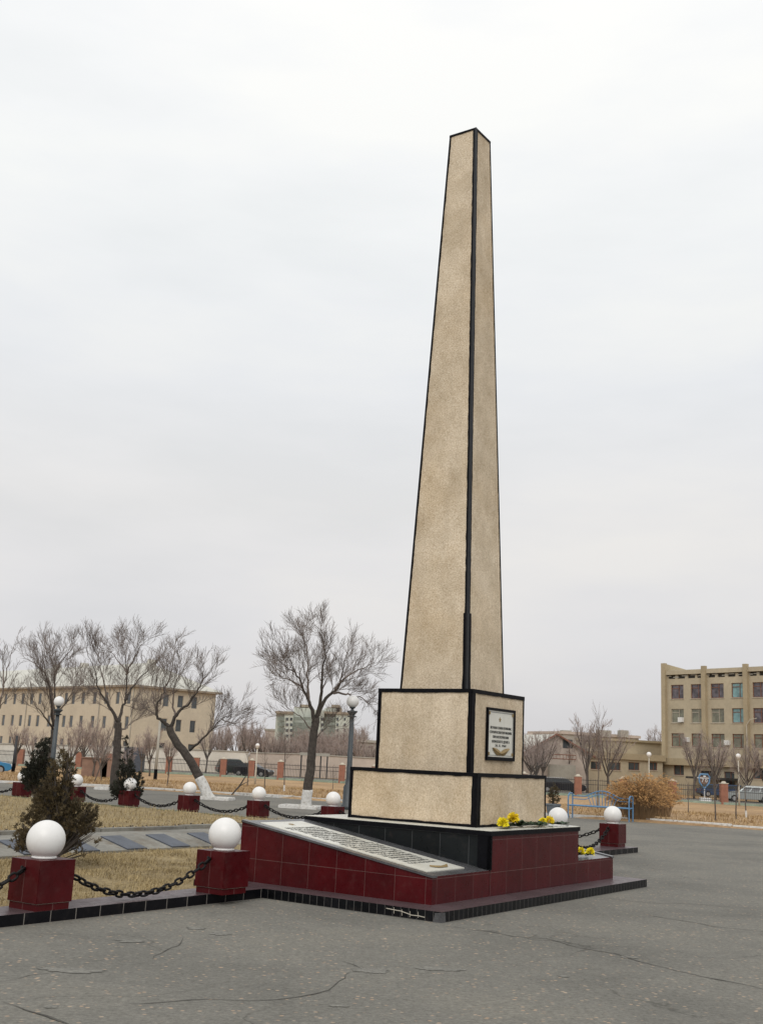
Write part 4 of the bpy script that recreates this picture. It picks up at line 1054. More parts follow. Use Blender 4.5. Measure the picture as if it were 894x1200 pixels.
# ------------------------------------------------------------------ cars
def car(px, Dn, rz, col, label, kind='suv', L_=4.5, H_=1.65):
    c = D(px, 900, Dn); t = thing('parked_car', label, 'car', (c.x, Dn, GF+.09), rz); W_ = .88
    hl = L_/2; wh = .34
    if kind == 'suv': low_ = [(-hl, .45), (-hl, .95), (-hl+.1, 1.05), (hl-1.15, 1.05), (hl-.1, .92), (hl, .75), (hl, .42), (hl-.3, .28), (-hl+.3, .28)]; cab = [(-hl+.12, 1.04), (hl-1.25, 1.04)], [(-hl+.35, H_), (hl-2.0, H_)]
    else: low_ = [(-hl, .42), (-hl, .88), (-hl+.15, .95), (hl-1.0, .95), (hl-.1, .80), (hl, .65), (hl, .35), (hl-.3, .22), (-hl+.3, .22)]; cab = [(-hl+.35, .94), (hl-1.1, .94)], [(-hl+.95, H_), (hl-1.95, H_)]
    g = MB(); g.poly_extrude(low_, -W_, W_); (a0, a1), (t0, t1) = cab
    g.hexa([(a0[0], -W_+.04, a0[1]), (a1[0], -W_+.04, a1[1]), (a1[0], W_-.04, a1[1]), (a0[0], W_-.04, a0[1])], [(t0[0], -W_+.2, t0[1]), (t1[0], -W_+.2, t1[1]), (t1[0], W_-.2, t1[1]), (t0[0], W_-.2, t0[1])])
    g.build('body', M[col], t, bevel=.05)
    for s in (-1, 1):      # side windows
        g = MB()
        for f0, f1 in ((.06, .34), (.37, .66), (.69, .94)):
            def pt(f, h): 
                xa = a0[0]+(a1[0]-a0[0])*f; xb = t0[0]+(t1[0]-t0[0])*f; zb_ = a0[1]; zz = zb_+(H_-zb_)*h; yy_ = (W_-.04)+((W_-.2)-(W_-.04))*h
                return (xa+(xb-xa)*h, s*(yy_+.012), zz)
            g.add([pt(f0, .12), pt(f1, .12), pt(f1, .85), pt(f0, .85)], [(0, 1, 2, 3)])
        g.build('side_window', M['carglass'], t, uv=False)
    for (a, b_, dx) in ((a1, t1, 1), (a0, t0, -1)):
        g = MB(); g.add([(a[0]+(b_[0]-a[0])*.12+dx*.02, -W_+.12, a[1]+(H_-a[1])*.12), (a[0]+(b_[0]-a[0])*.12+dx*.02, W_-.12, a[1]+(H_-a[1])*.12), (a[0]+(b_[0]-a[0])*.9+dx*.02, W_-.25, a[1]+(H_-a[1])*.9), (a[0]+(b_[0]-a[0])*.9+dx*.02, -W_+.25, a[1]+(H_-a[1])*.9)], [(0, 1, 2, 3)])
        g.build('windscreen' if dx > 0 else 'rear_window', M['carglass'], t, uv=False)
    for x in (-hl+.85, hl-.85):
        for s in (-1, 1):
            mt = Matrix.Translation((x, s*(W_-.08), wh)) @ Matrix.Rotation(PI/2, 4, 'X')
            g = MB(); g2_ = MB(); k0 = len(g.v)
            g.lathe([(wh, -.11), (wh, .11)], 18); g.v = [tuple(mt @ Vector(v)) for v in g.v]; wo_ = g.build('tyre', M['rubber'], t, smooth=False, uv=False)
            g2_.lathe([(wh*.62, -.122), (wh*.62, .122)], 14); g2_.v = [tuple(mt @ Vector(v)) for v in g2_.v]; g2_.build('rim', M['alloy'], wo_, uv=False)
    for s in (-1, 1):
        g = MB(); g.box(hl-.06, hl+.012, s*.68-.14, s*.68+.14, .62, .78); g.build('headlight', M['wrap'], t)
        g = MB(); g.box(-hl-.012, -hl+.05, s*.72-.1, s*.72+.1, .62, .85); g.build('tail_light', M['redlight'], t)
    if kind == 'suv':
        g = MB()
        for s in (-1, 1): g.tube([(t0[0]+.1, s*(W_-.28), H_+.05), (t1[0]-.1, s*(W_-.28), H_+.05)], .02, 5)
        g.build('roof_rail', M['alloy'], t, uv=False)
    return t
car(875, 118, PI-.12, 'car_silver', 'silver estate car with roof rails parked at the right edge of the frame', 'suv', 4.7, 1.6)
car(657, 119, .06, 'car_black', 'black estate car behind the fence right of the pedestal', 'suv', 4.9, 1.5)
car(277, 131, .35, 'car_green', 'dark jeep behind the fence right of the leaning tree', 'suv', 4.5, 1.8)
car(297, 129, -.3, 'car_black', 'black saloon partly hidden behind a brick pillar beside the jeep', 'saloon', 4.4, 1.42)
car(-18, 93, .3, 'car_blue', 'bright blue car cut by the left edge of the frame', 'saloon', 4.2, 1.5)
car(838, 138, .1, 'car_navy', 'navy car parked near the entrance behind the blue sign', 'saloon', 4.4, 1.5)
car(862, 140, .1, 'car_navy', 'dark blue car half hidden behind the brick pillar and silver car', 'saloon', 4.4, 1.5)
# ------------------------------------------------------------------ blue sign on the lawn before the building
c = D(825, 930, 113); t = thing('emblem_sign', 'blue shield-shaped outline sign with white lettering beyond the fence', 'sign', (c.x, 113, GF+.05), 0)
zc = D(825, 915, 113).z-(GF+.05)
g = MB(); sh_ = [(-.55, .35), (-.38, .62), (.38, .62), (.55, .35), (.5, -.15), (.25, -.5), (0, -.72), (-.25, -.5), (-.5, -.15)]
g.tube([(x*.95, 0, zc+z) for x, z in sh_+sh_[:2]], .085, 6); g.build('blue_frame', M['blue'], t, uv=False)
for c_, dx in (('7', -.18), ('0', .18)): text_mesh('digit', c_, .5, M['white'], t, Matrix.Translation((dx, -.05, zc+.0)) @ Matrix.Rotation(PI/2, 4, 'X'), extr=.02)
g = MB(); g.box(-.7, .55, -.06, .0, zc+.23, zc+.30); g.box(-.1, .15, -.06, 0, zc+.38, zc+.5); g.build('white_bar', M['white'], t)
g = MB(); g.box(-.42, .42, .06, .1, zc-.3, zc+.42); g.build('red_backing', M['rust'], t)
g = MB(); g.box(-.45, .6, -.2, .2, -.1, .38); g.box(-.04, .04, -.04, .04, .38, zc-.7); g.build('stand', M['white'], t)
# ------------------------------------------------------------------ buildings
def facade(m, p0, p1, z0, z1, holes, dep=.25):
    """wall from p0 to p1 with rectangular holes (s0,s1,za,zb) and reveals; outward is to the right of p0->p1 (camera side)"""
    d = (p1-p0); d.z = 0; Ln = d.length; d.normalize(); n = Vector((d.y, -d.x, 0))
    S = sorted(set([0, Ln]+[h[0] for h in holes]+[h[1] for h in holes])); Z = sorted(set([z0, z1]+[h[2] for h in holes]+[h[3] for h in holes]))
    P = lambda s, z, o=0: Vector((p0.x, p0.y, 0))+d*s-n*o+Vector((0, 0, z))
    for i in range(len(S)-1):
        for j in range(len(Z)-1):
            sm_, zm = (S[i]+S[i+1])/2, (Z[j]+Z[j+1])/2
            if any(h[0] < sm_ < h[1] and h[2] < zm < h[3] for h in holes): continue
            m.add([P(S[i], Z[j]), P(S[i+1], Z[j]), P(S[i+1], Z[j+1]), P(S[i], Z[j+1])], [(0, 1, 2, 3)])
    for s0, s1, a, b in holes:
        m.add([P(s0, a), P(s1, a), P(s1, b), P(s0, b), P(s0, a, dep), P(s1, a, dep), P(s1, b, dep), P(s0, b, dep)], [(0, 1, 5, 4), (1, 2, 6, 5), (2, 3, 7, 6), (3, 0, 4, 7)])
    return P, d, n, Ln
def window(P, h, par, gm, fm, dep=.2, bars=(1, 1), label=None, sill=True):
    s0, s1, a, b = h; m = MB()
    q = [P(s0, a, dep), P(s1, a, dep), P(s1, b, dep), P(s0, b, dep)]
    m.add(q, [(0, 1, 2, 3)]); wo_ = m.build('window', gm, par, uv=False)
    f = MB(); t = .07
    def bar(sa, sb, za, zb):
        f.hexa([P(sa, za, dep-.06), P(sb, za, dep-.06), P(sb, za, dep-.005), P(sa, za, dep-.005)], [P(sa, zb, dep-.06), P(sb, zb, dep-.06), P(sb, zb, dep-.005), P(sa, zb, dep-.005)])
    bar(s0, s1, a, a+t); bar(s0, s1, b-t, b); bar(s0, s0+t, a+t, b-t); bar(s1-t, s1, a+t, b-t)
    w_ = s1-s0
    if bars[0] == 1: bar(s0+w_*.60-t/2, s0+w_*.60+t/2, a+t, b-t)
    if bars[1]: bar(s0+t, s0+w_*.60-t/2, b-(b-a)*.28, b-(b-a)*.28+t)
    f.build('window_frame', fm, wo_, uv=False)
    if sill:
        g = MB(); g.hexa([P(s0-.08, a-.07, -.08), P(s1+.08, a-.07, -.08), P(s1+.08, a-.07, .003), P(s0-.08, a-.07, .003)], [P(s0-.08, a-.005, -.08), P(s1+.08, a-.005, -.08), P(s1+.08, a-.005, .003), P(s0-.08, a-.005, .003)]); g.build('sill', M['cap'], wo_, uv=False)
    return wo_
def rel(mb_list): pass
# --- cream three storey building at left
CB = thing('apartment_building', 'cream three storey building with grey hipped roof and narrow windows behind the trees', 'building', (0, 0, 0))
EZ = 10.7
def at_z(px, py, z):                      # point on the survey ray at height z
    r = ray(px, py); t = (z-EYE)/r[2]; return Vector((r[0]*t, r[1]*t, z))
a0 = at_z(0, 806.5, EZ); a1 = at_z(160, 802.5, EZ); a2 = at_z(253.7, 811.5, EZ)
ext = a0+(a0-a1).normalized()*40
def px_to_s(p0, p1, px, py):              # where the survey ray meets the wall plane
    r = Vector(ray(px, py)); d = (p1-p0); d.z = 0; d.normalize(); n = Vector((-d.y, d.x, 0))
    t = (p0.x*n.x+p0.y*n.y)/(r.x*n.x+r.y*n.y); q = r*t; q.z += EYE
    return (q.x-p0.x)*d.x+(q.y-p0.y)*d.y, q.z
rows = [(7.9, 9.75), (4.3, 6.15), (.9, 2.6)]
colsL = [-118, -104, -92, -80, -66, -54, -40, -28, -15, -2, 7, 17.5, 27, 37.5, 47, 60, 77.5, 86, 97.5, 111, 124.5, 138, 151]
hL = []
for px in colsL:
    s, z = px_to_s(ext, a1, px, 820)
    for (za, zb) in rows: hL.append((s-.52, s+.52, za, zb))
m = MB(); P, d_, n_, Ln = facade(m, ext, a1, GF-.5, EZ, hL); 
hR = []
for px in (195, 212, 228.5):
    s, z = px_to_s(a1, a2, px, 820)
    for (za, zb) in rows: hR.append((s-.55, s+.55, za, zb))
s, z = px_to_s(a1, a2, 176, 820)
P2, d2, n2, L2 = facade(m, a1, a2, GF-.5, EZ, hR)
back = Vector((-n2.x, -n2.y, 0))*13
q = [a2, a2+back]; m.add([Vector((a2.x, a2.y, GF-.5)), Vector((a2.x+back.x, a2.y+back.y, GF-.5)), Vector((a2.x+back.x, a2.y+back.y, EZ)), Vector((a2.x, a2.y, EZ))], [(0, 1, 2, 3)])
m.build('wall', M['cream'], CB, uv=False)
for h in hL: window(P, h, CB, M['glass'], M['frame_pale'], .12, (0, 0), sill=False)
for h in hR: window(P2, h, CB, M['glass'], M['frame_pale'], .12, (0, 0), sill=False)
# roof and cornice
m = MB(); ov = .7
def offp(p, n, o, z): return Vector((p.x+n.x*o, p.y+n.y*o, z))
nm = (n_+n2).normalized()
e0, e1, e2_ = offp(ext, n_, ov, EZ), offp(a1, nm, ov*1.05, EZ), offp(a2, n2, ov, EZ)+d2*ov
bk1 = a1-nm*8; bk0 = ext-n_*8; bk2 = a2-n2*6-d2*6
RZ = EZ+3.9
r0 = Vector((bk0.x, bk0.y, RZ)); r1 = Vector((bk1.x, bk1.y, RZ)); r2 = Vector((bk2.x, bk2.y, RZ-.6)); f2 = a2+back+d2*ov; f2.z = EZ; f1 = a1-nm*17; f1.z = EZ; f0 = ext-n_*17; f0.z = EZ
m.add([e0, e1, e2_, r0, r1, r2, f2, f1, f0], [(0, 1, 4, 3), (1, 2, 5, 4), (2, 6, 5), (3, 4, 7, 8), (4, 5, 6, 7)])
rf = m.build('roof', M['roofgrey'], CB, uv=False)
m = MB()
for (u, v) in ((e0, e1), (e1, e2_)):
    dn = Vector((0, 0, -.3)); m.add([u+Vector((0, 0, -.01)), v+Vector((0, 0, -.01)), v+dn, u+dn], [(0, 1, 2, 3)]); 
m.add([e0+Vector((0, 0, -.3)), e1+Vector((0, 0, -.3)), a1+Vector((0, 0, -.32)), ext+Vector((0, 0, -.32))], [(0, 1, 2, 3)]); m.add([e1+Vector((0, 0, -.3)), e2_+Vector((0, 0, -.3)), a2+Vector((0, 0, -.32)), a1+Vector((0, 0, -.32))], [(0, 1, 2, 3)])
m.build('cornice', M['cream_trim'], CB, uv=False)
for px in (33, 72, 118, 157):
    s, z = px_to_s(ext, a1, px, 820); m = MB(); m.tube([P(s, GF, -.12), P(s, EZ-.4, -.12), P(s, EZ-.1, -.5)], .07, 5); m.build('drain_pipe', M['greyconc'], CB, uv=False)
for px in (28, 60, 137):
    s, z = px_to_s(ext, a1, px, 790); p = ext+d_*s-n_*6; m = MB(); m.box(p.x-.6, p.x+.6, p.y-.6, p.y+.6, RZ-2, RZ+.5); m.build('chimney', M['roofgrey'], rf)
# --- beige four storey building at right
RB = thing('office_building', 'beige four storey office building with vertical pilasters and brown windows at right', 'building', (0, 0, 0))
D0 = 150; p0 = D(777, 880, D0); p0.z = 0
az = -.9566; dR = Vector((math.cos(az), math.sin(az), 0))
p1 = p0+dR*34
def zz(px, py): return px_to_s(p0, p1, px, py)
def sR(px, py=830): return zz(px, py)[0]
zt = zz(787, 786)[1]; 
# rows: window tops/bottoms near x=786
rw = [(zz(790, 819)[1], zz(790, 802.6)[1]), (zz(790, 847)[1], zz(790, 830.8)[1]), (zz(790, 875)[1], zz(790, 859.3)[1])]
cols = [(786, 800.6), (809.3, 823.6), (832.6, 847.8), (857, 872.6), (881.8, 897), (907, 923), (934, 950)]
holes = []
for ci, (xa, xb) in enumerate(cols):
    for ri, (za, zb) in enumerate(rw): holes.append((sR(xa), sR(xb), za, zb, ri, ci))
slot = []
zsa, zsb = zz(790, 795.5)[1], zz(790, 791.5)[1]
for (xa, xb) in ((783, 791), (794, 802.5), (806, 814.5), (817, 823.5), (830, 838), (841, 849.5), (853, 862), (865.5, 872.5), (879, 887), (890, 898)): slot.append((sR(xa), sR(xb), zsa, zsb))
zlow = zz(790, 888.5)[1]
m = MB(); PR, dr, nr_, LR = facade(m, p0, p1, zlow, zt-1.1, [h[:4] for h in holes]+slot, .22)
bkv = Vector((-nr_.x, -nr_.y, 0))*14
m.add([PR(0, zlow), PR(0, zt), PR(0, zt)+bkv, PR(0, zlow)+bkv], [(0, 1, 2, 3)])
m.build('wall', M['beige'], RB, uv=False)
for h in slot:
    g = MB(); g.add([PR(h[0], h[2], .2), PR(h[1], h[2], .2), PR(h[1], h[3], .2), PR(h[0], h[3], .2)], [(0, 1, 2, 3)]); g.build('vent_slot', M['soffit'], RB, uv=False)
gms = {(0, 0): 'glass_mauve', (0, 1): 'glass_mauve', (0, 2): 'glass_mauve', (0, 3): 'glass_teal', (0, 4): 'glass_mauve', (1, 0): 'glass_olive', (1, 1): 'glass_olive', (1, 2): 'glass_olive', (1, 3): 'glass_teal', (1, 4): 'glass_mauve'}
for h in holes:
    ri, ci = h[4], h[5]
    window(PR, h[:4], RB, M[gms.get((ri, ci), 'glass_olive')], M['frame_red'] if ri != 1 or ci > 2 else M['frame_pale'], .16)
# dark eaves gap, fascia and parapet
def slab(s0, s1, za, zb, out, dep, name, mt, par=RB, bv=0):
    g = MB(); g.hexa([PR(s0, za, -out), PR(s1, za, -out), PR(s1, za, dep), PR(s0, za, dep)], [PR(s0, zb, -out), PR(s1, zb, -out), PR(s1, zb, dep), PR(s0, zb, dep)]); return g.build(name, mt, par, uv=False)
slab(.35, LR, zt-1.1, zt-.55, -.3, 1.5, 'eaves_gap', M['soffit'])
slab(.35, LR, zt-.55, zt, .25, 3, 'fascia', M['beige'])
slab(0, LR, zt-.005, zt+.12, -.6, 13, 'roof', M['roofgrey'])
for k in range(26):
    g = MB(); s = .6+k*1.25+R.uniform(-.3, .3); z = zt-.95+R.uniform(0, .25); g.hexa([PR(s, z, -.02), PR(s+.9, z+R.uniform(-.05, .05), -.02), PR(s+.9, z, .1), PR(s, z, .1)], [PR(s, z+.12, -.02), PR(s+.9, z+.12, -.02), PR(s+.9, z+.12, .1), PR(s, z+.12, .1)])
    g.build('loose_board', M['greyconc'], RB, uv=False)
for (xa, xb, ov_) in ((777, 781.5, 0), (824, 828.7, 1), (873, 878, 1), (924, 929, 1)):
    slab(sR(xa), sR(xb), zlow, zt+(.4 if ov_ else 1.0), .45, -.003, 'pilaster', M['beige_dk'])
g = MB(); g.hexa([PR(0, zt, .0), PR(.25, zt, 0), PR(.25, zt, 9), PR(0, zt, 9)], [PR(0, zt+1.0, .0), PR(.25, zt+1.0, 0), PR(.25, zt+.1, 9), PR(0, zt+.1, 9)]); g.build('parapet', M['beige_dk'], RB, uv=False)
# band above ground floor and recessed ground floor
slab(-9, LR, zlow-.85, zlow, .25, 3, 'floor_band', M['beige_dk'])
zg0 = GF-.3; zg1 = zlow-.852
gw = []
za, zb = zz(797, 908.5)[1], zz(797, 893.5)[1]
for (xa, xb, da, db) in ((787, 799, za, zb), (818, 835, GF+.1, zb-.9), (846, 858, GF+.1, zb-.9), (880, 893, za, zb), (905, 918, za, zb)): gw.append((sR(xa, 900)+9, sR(xb, 900)+9, da, db))
m = MB(); pg = p0-dR*9; PG, _, _, _ = facade(m, pg+Vector((nr_.x, nr_.y, 0))*-.3, p1+Vector((nr_.x, nr_.y, 0))*-.3, zg0, zg1, gw, .25); m.build('ground_floor_wall', M['beige'], RB, uv=False)
for h in gw: window(PG, h, RB, M['glass'], M['frame_red'], .18)
slab(sR(815), sR(862), zg1-1.6, zg1-1.35, 2.2, .2, 'entrance_canopy', M['soffit'])
slab(sR(834), sR(842), GF, zg1-1.6, 1.2, -.8, 'canopy_column', M['beige'])
for (px, py) in ((798.5, 843.5), (852.8, 870.5), (805.5, 867)):
    s, z = zz(px, py); slab(s-.35, s+.35, z-.3, z+.3, .4, -.01, 'air_conditioner', M['acbox'])
# drain pipe
g = MB(); s, z = zz(884, 840); g.tube([PR(s-.8, zz(876, 888)[1], -.6), PR(s-.8, zz(876, 850)[1], -.6), PR(s-.3, zz(876, 844)[1], -.6), PR(s+.6, zz(876, 842)[1], -.5)], .06, 5); g.build('drain_pipe', M['cap'], RB, uv=False)
# --- low flat building joined at left
def simple_building(name, label, pA, pB, z0, z1, depth, mt, rmt, wins, band=None, gm='glass', fm='frame_red', over=.3):
    """pA->pB in survey px at distances; wins px list [(xa,ya,xb,yb)]"""
    t = thing(name, label, 'building', (0, 0, 0)); A, B = Vector((pA.x, pA.y, 0)), Vector((pB.x, pB.y, 0))
    hs = []
    for (xa, ya, xb, yb) in wins:
        s0, zt_ = px_to_s(A, B, xa, ya); s1, zb_ = px_to_s(A, B, xb, yb); hs.append((min(s0, s1), max(s0, s1), min(zt_, zb_), max(zt_, zb_)))
    m = MB(); P, d, n, Ln = facade(m, A, B, z0, z1, hs, .2); bk = Vector((-n.x, -n.y, 0))*depth
    for s in (0, Ln): m.add([P(s, z0), P(s, z1), P(s, z1)+bk, P(s, z0)+bk], [(0, 1, 2, 3)])
    m.add([P(0, z0)+bk, P(0, z1)+bk, P(Ln, z1)+bk, P(Ln, z0)+bk], [(0, 1, 2, 3)])
    m.build('wall', mt, t, uv=False)
    for h in hs: window(P, h, t, M[gm], M[fm], .15, (1, 0))
    g = MB(); o = over; zb_ = z1+.002; hb = band or .4
    g.hexa([P(-o, zb_, -o), P(Ln+o, zb_, -o), P(Ln+o, zb_, 0)+bk, P(-o, zb_, 0)+bk], [P(-o, zb_+hb, -o), P(Ln+o, zb_+hb, -o), P(Ln+o, zb_+hb, 0)+bk, P(-o, zb_+hb, 0)+bk]); g.build('roof', rmt, t, uv=False)
    return t, P, d, n, Ln
A = D(678, 886, 140); B = D(776, 888, 149.0)
t, P, d, n, Ln = simple_building('low_building', 'low flat-roofed beige building with yellow roof band joining the office block', A, B, GF-.3, A.z-.1, 12, M['beige'], M['beige_dk'], [(692, 892, 704, 902), (714, 893, 727, 903), (736, 893, 749, 903), (760, 893, 770, 903)], .75)
A = D(716, 868, 156); B = D(776, 869, 160)
simple_building('rooftop_block', 'plain beige upper block set back on the low building left of the offices', A, B, A.z-6, A.z, 8, M['beige'], M['beige_dk'], [], .3)
A = D(658, 860, 215); B = D(748, 861, 222)
t, P, d, n, Ln = simple_building('distant_building', 'long pale building with roof vents behind the gabled house', A, B, GF-1, A.z, 12, M['greyconc'], M['pink'], [(744.5, 862, 747, 866)], .5)
for px, w_ in ((665, 6), (710, 8), (733, 5)):
    c = D(px, 857.5, 216); g = MB(); g.box(c.x-w_/2*.3, c.x+w_/2*.3, 217, 220, c.z-1, c.z+.3); g.build('roof_vent', M['greyconc'], t)
# sloping sheet roof between
gh = thing('gabled_house', 'gabled house with brownish pink front and pale sheet roof right of the pedestal', 'house', (0, 0, 0)); dn = 134
L0, PK, R0 = D(613, 884, dn), D(651.5, 861.5, dn), D(689, 884, dn)
m = MB(); m.add([Vector((L0.x, dn, GF-.3)), Vector((R0.x, dn, GF-.3)), R0, PK, L0], [(0, 1, 2, 3, 4)]); bk = Vector((-6, 22, 0))
m.add([Vector((L0.x, dn, GF-.3)), L0, L0+bk, Vector((L0.x, dn, GF-.3))+bk], [(0, 1, 2, 3)]); m.build('wall', M['pink'], gh, uv=False)
m = MB(); u = Vector((0, -.4, .12)); ov = Vector((-.8, 0, -.45)); ov2 = Vector((.8, 0, -.45))
m.add([PK+u, L0+ov+u, L0+ov+bk*1.6+u, PK+bk*1.6+u], [(0, 1, 2, 3)]); m.add([PK+u, R0+ov2+u, R0+ov2+bk*1.6+u, PK+bk*1.6+u], [(3, 2, 1, 0)]); rf = m.build('roof', M['roofgrey'], gh, uv=False)
m = MB(); m.tube([L0+ov+u, PK+u, R0+ov2+u], .14, 4); m.build('verge_board', M['frame_red'], rf, uv=False)
for px, w_ in ((619.5, .55), (628, .5)):
    c = D(px, 862, 150); m = MB(); m.box(c.x-w_*.6, c.x+w_*.6, 149, 150.2, c.z-2.0, D(px, 859.5 if px < 625 else 860.8, 150).z); m.build('chimney', M['pink'], rf)
m = MB(); bx = D(644, 884, dn-1.5); m.box(bx.x, bx.x+3.0, dn-1.6, dn-.02, GF-.3, D(650, 896, dn).z); m.build('porch', M['greyconc'], gh)
m = MB()
for z in (884, 889): 
    zz_ = D(650, z, dn-1.5).z; m.tube([(bx.x, dn-1.7, zz_), (bx.x+3.0, dn-1.7, zz_)], .05, 5)
for k in range(9): m.tube([(bx.x+k*.375, dn-1.7, D(650, 889, dn).z), (bx.x+k*.375, dn-1.7, D(650, 884, dn).z)], .03, 4)
m.build('balcony_rail', M['frame_red'], gh, uv=False)
c = D(640, 898, dn); m = MB(); m.box(c.x-1.2, c.x-.1, dn-.06, dn-.003, c.z-.2, c.z+1.1); m.box(c.x+1.9, c.x+3.0, dn-.06, dn-.003, c.z+2.2, c.z+3.2); m.build('window', M['glass'], gh)
# --- nine storey block behind the straight tree
ab = thing('apartment_block', 'pale green nine storey apartment block with dark loggias behind the straight tree', 'building', (0, 0, 0)); dn = 300
m = MB(); zb_ = -3
def abox(xa, xb, ytop, y0, y1): 
    A, B = D(xa, ytop, dn), D(xb, ytop, dn); return (A.x, B.x, y0, y1, zb_, D((xa+xb)/2, ytop, dn).z)
parts = [abox(323.5, 334, 835, dn+1, dn+14), abox(334, 344, 833.5, dn, dn+14), abox(344, 366, 829, dn+2, dn+14), abox(366, 380, 832, dn, dn+14), abox(380, 394, 829.5, dn+2, dn+14), abox(394, 410, 835.5, dn, dn+14)]
for p in parts: m.box(*p)
m.build('wall', M['aptwall'], ab, uv=False)
m = MB()
for xa, xb, yt in ((344, 362, 828), (351, 361, 825), (384, 400, 828.5), (388, 398, 825.3)): 
    p = abox(xa, xb, yt, dn+3, dn+10); m.box(p[0], p[1], p[2], p[3], p[5]-2.5, p[5])
for xa, xb, yt in ((323, 344, 833.6), (380, 411, 834.2)):
    p = abox(xa, xb, yt, dn-.4, dn+14); m.box(p[0], p[1], p[2], p[3], p[5]-.6, p[5])
m.build('roof', M['cream_trim'], ab, uv=False)
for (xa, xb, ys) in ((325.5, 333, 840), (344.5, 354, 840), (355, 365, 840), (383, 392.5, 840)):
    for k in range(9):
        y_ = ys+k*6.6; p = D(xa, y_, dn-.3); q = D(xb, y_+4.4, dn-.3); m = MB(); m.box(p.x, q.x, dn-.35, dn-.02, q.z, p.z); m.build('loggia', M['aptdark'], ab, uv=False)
for (xa, xb) in ((335, 338), (340, 342.5), (369, 372), (376.5, 379), (394.5, 396.5), (403, 405)):
    for k in range(8):
        y_ = 841+k*6.6; p = D(xa, y_, dn-.3); q = D(xb, y_+3.4, dn-.3); m = MB(); m.box(p.x, q.x, dn-.12, dn-.02, q.z, p.z); m.build('window', M['glass'], ab, uv=False)
A = D(311, 856, 320); B = D(324, 856, 320); simple_building('distant_block', 'small beige block peeking left of the apartment block', A, B, -3, A.z, 12, M['pink'], M['greyconc'], [], .5)
A = D(417, 869.5, 190); B = D(446, 870.5, 190); simple_building('distant_block', 'low greyish building directly left of the upper pedestal', A, B, GF-1, A.z, 12, M['greyconc'], M['greyconc'], [(432, 874, 437, 877)], .4)
# --- long white wall and grey wall behind the parking
def wallrun(pts, dists, name, label, mt, zt_off=None, th_=.3):
    m = MB(); Q = [D(x, y, dd) for (x, y), dd in zip(pts, dists)]
    for a, b in zip(Q, Q[1:]):
        m.hexa([(a.x, a.y, GF-.5), (b.x, b.y, GF-.5), (b.x, b.y+th_, GF-.5), (a.x, a.y+th_, GF-.5)], [a, b, b+Vector((0, th_, 0)), a+Vector((0, th_, 0))])
    o = m.build(name, mt, uv=False); tag(o, label, 'wall'); 
    g = MB()
    for a, b in zip(Q, Q[1:]):
        u = Vector((0, -.12, .002)); v_ = Vector((0, th_+.12, .002)); hh_ = Vector((0, 0, .12)); g.hexa([a+u, b+u, b+v_, a+v_], [a+u+hh_, b+u+hh_, b+v_+hh_, a+v_+hh_])
    g.build('coping', M['greyconc'], o, uv=False)
    return o
wallrun([(-60, 868), (0, 871.8), (140, 875.5), (240, 879.5), (292, 881.5)], [150, 146, 146, 146, 146], 'boundary_wall', 'long whitish wall in front of the cream building', M['whitewall'])
wallrun([(293, 882.5), (350, 884), (440, 889)], [148, 148, 148], 'boundary_wall', 'brownish grey wall between the white wall and the pedestal', M['pink'])
c = D(352, 884, 140); g = MB(); q = D(386, 887, 140); g.box(c.x, q.x, 139, 142, c.z-.1, c.z+.25)
t = thing('shelter', 'flat-roofed open shelter behind the trunk of the straight tree', 'shelter', (0, 0, 0)); g.build('roof', M['greyconc'], t)
for k in range(5): g = MB(); x = c.x+.2+(q.x-c.x-.4)*k/4; g.box(x-.08, x+.08, 139.2, 139.4, GF, c.z-.102); g.build('post', M['fence'], t)
# pale kiosk and rusty boxes near left fence
c = D(158, 885, 128); g = MB(); g.box(c.x-1.0, c.x+1.0, 127, 129, GF, D(158, 876, 128).z); o = g.build('metal_kiosk', M['plaque_dark'], bevel=.03); tag(o, 'pale blue-grey metal box by the fence left of the utility pole', 'kiosk')
for px, w_, y_, lb in ((112, 2.2, 889, 'rust-coloured metal cabinet behind the forked tree'), (128, 1.2, 890, 'small rust-coloured cabinet right of the larger one')):
    c = D(px, y_, 100); c2 = D(px, y_-8, 100); g = MB(); g.box(c.x-w_/2, c.x+w_/2, 100, 101, GF, c.z); g.box(c.x-w_/2-.08, c.x+w_/2+.08, 99.9, 101.1, c.z+.002, c.z+.1); o = g.build('metal_cabinet', M['rust']); tag(o, lb, 'cabinet')
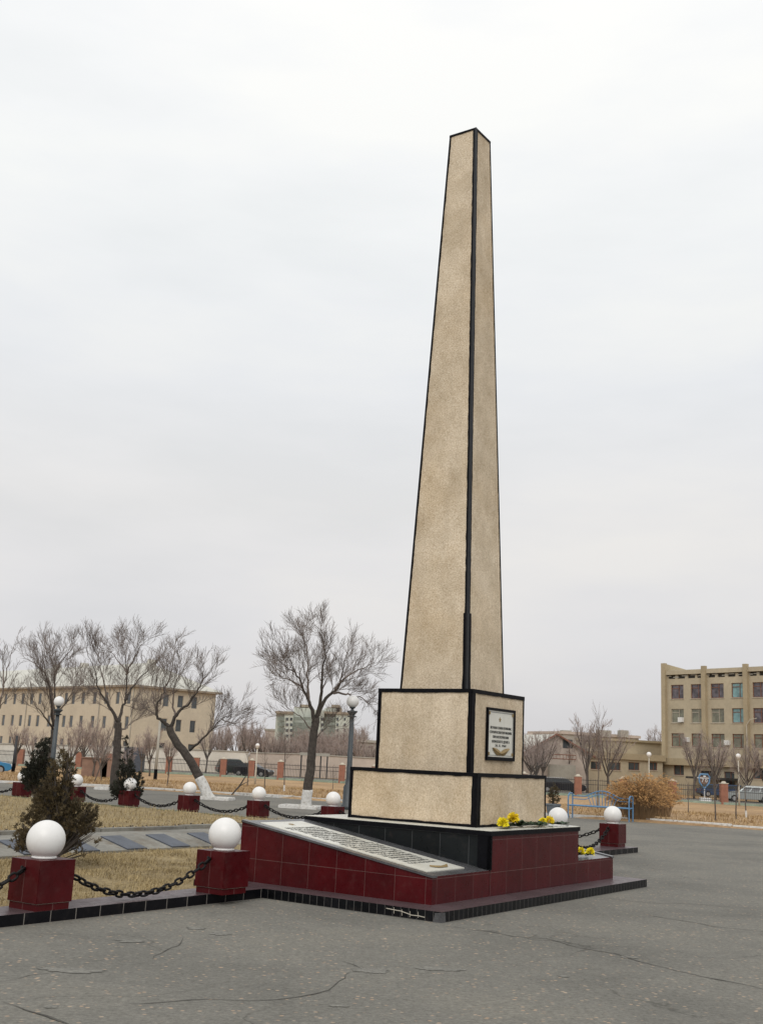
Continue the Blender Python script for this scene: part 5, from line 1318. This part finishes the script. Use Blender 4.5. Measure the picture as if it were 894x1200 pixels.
# ------------------------------------------------------------------ dry grass
def blades(n, gen, name, label, mt, hmin, hmax, wd, seed):
    rnd = random.Random(seed); m = MB(); c = 0
    while c < n:
        p = gen(rnd)
        if p is None: continue
        c += 1; a = rnd.uniform(0, 2*PI); ln = rnd.uniform(hmin, hmax); tilt = rnd.uniform(.1, 1.15)
        d = Vector((math.cos(a)*math.sin(tilt), math.sin(a)*math.sin(tilt), math.cos(tilt))); s = Vector((-math.sin(a), math.cos(a), 0))*wd
        q = p+d*ln*.55; e = q+(d+Vector((0, 0, -.5))).normalized()*ln*.45
        m.add([p-s, p+s, q+s*.7, q-s*.7, e], [(0, 1, 2, 3), (3, 2, 4)])
    o = m.build(name, mt, uv=False); o['kind'] = 'stuff'; o['label'] = label; o['category'] = 'grass'; return o
def lawn_z(x, y, z0, amp): return z0+amp*noise.noise(Vector((x*1.2, y*1.2, 5)))
def gen_front(r):
    x = r.uniform(-10, 9); y = r.uniform(1.13, 5.28)
    if -2.96 < x < 2.76 and y < 1.76: return None
    if x > 0 and r.random() < .8: return None
    if noise.noise(Vector((x*1.5, y*1.7, 1))) + r.uniform(-.3, .3) < -.10: return None
    return L2W(x, y, lawn_z(x, y, .05, .05)-.004)
blades(52000, gen_front, 'dry_grass', 'short straw-coloured grass on the lawn nearest the bollards', M['grassblade'], .03, .085, .0035, 51)
def gen_back(r):
    x = 9-22*r.random(); y = 6.8+r.random()**1.3*20
    if noise.noise(Vector((x*1.5, y*1.5, 2))) + r.uniform(-.4, .4) < -.2: return None
    return L2W(x, y, lawn_z(x, y, (.22-.17*(x+16)/24.98)*(1-(y-6.78)/27.22)+.14*(1-(x+16)/24.98)*(y-6.78)/27.22, .06)-.004)
blades(42000, gen_back, 'dry_grass', 'straw-coloured grass on the raised lawn behind the sloping path', M['grassblade'], .05, .13, .006, 52)
def gen_verge(r):
    x = r.uniform(-24, 26); d = .3+r.random()**1.6*42; y = yk(x)+d
    if noise.noise(Vector((x*.5, y*.35, 3))) + r.uniform(-.4, .4) < -.1: return None
    return Vector((x, y, gz(x, y)-.01))
blades(42000, gen_verge, 'dry_grass', 'dry brown grass on the wide verge before the fence', M['grassverge'], .07, .22, .012, 53)
# litter along the raised kerb
g = MB()
for k in range(900):
    x = R.uniform(-9, 7); y = 6.80+abs(R.gauss(0, .12)); p = L2W(x, y, .24+R.uniform(0, .03)); a = R.uniform(0, 6.28); s = R.uniform(.012, .045)
    g.add([p, p+Vector((math.cos(a)*s, math.sin(a)*s, R.uniform(0, s))), p+Vector((math.cos(a+1.4)*s, math.sin(a+1.4)*s, R.uniform(0, s)))], [(0, 1, 2)])
o = g.build('leaf_litter', M['bark'], uv=False); o['kind'] = 'stuff'; o['label'] = 'dark leaf litter along the raised kerb'; o['category'] = 'leaf litter'
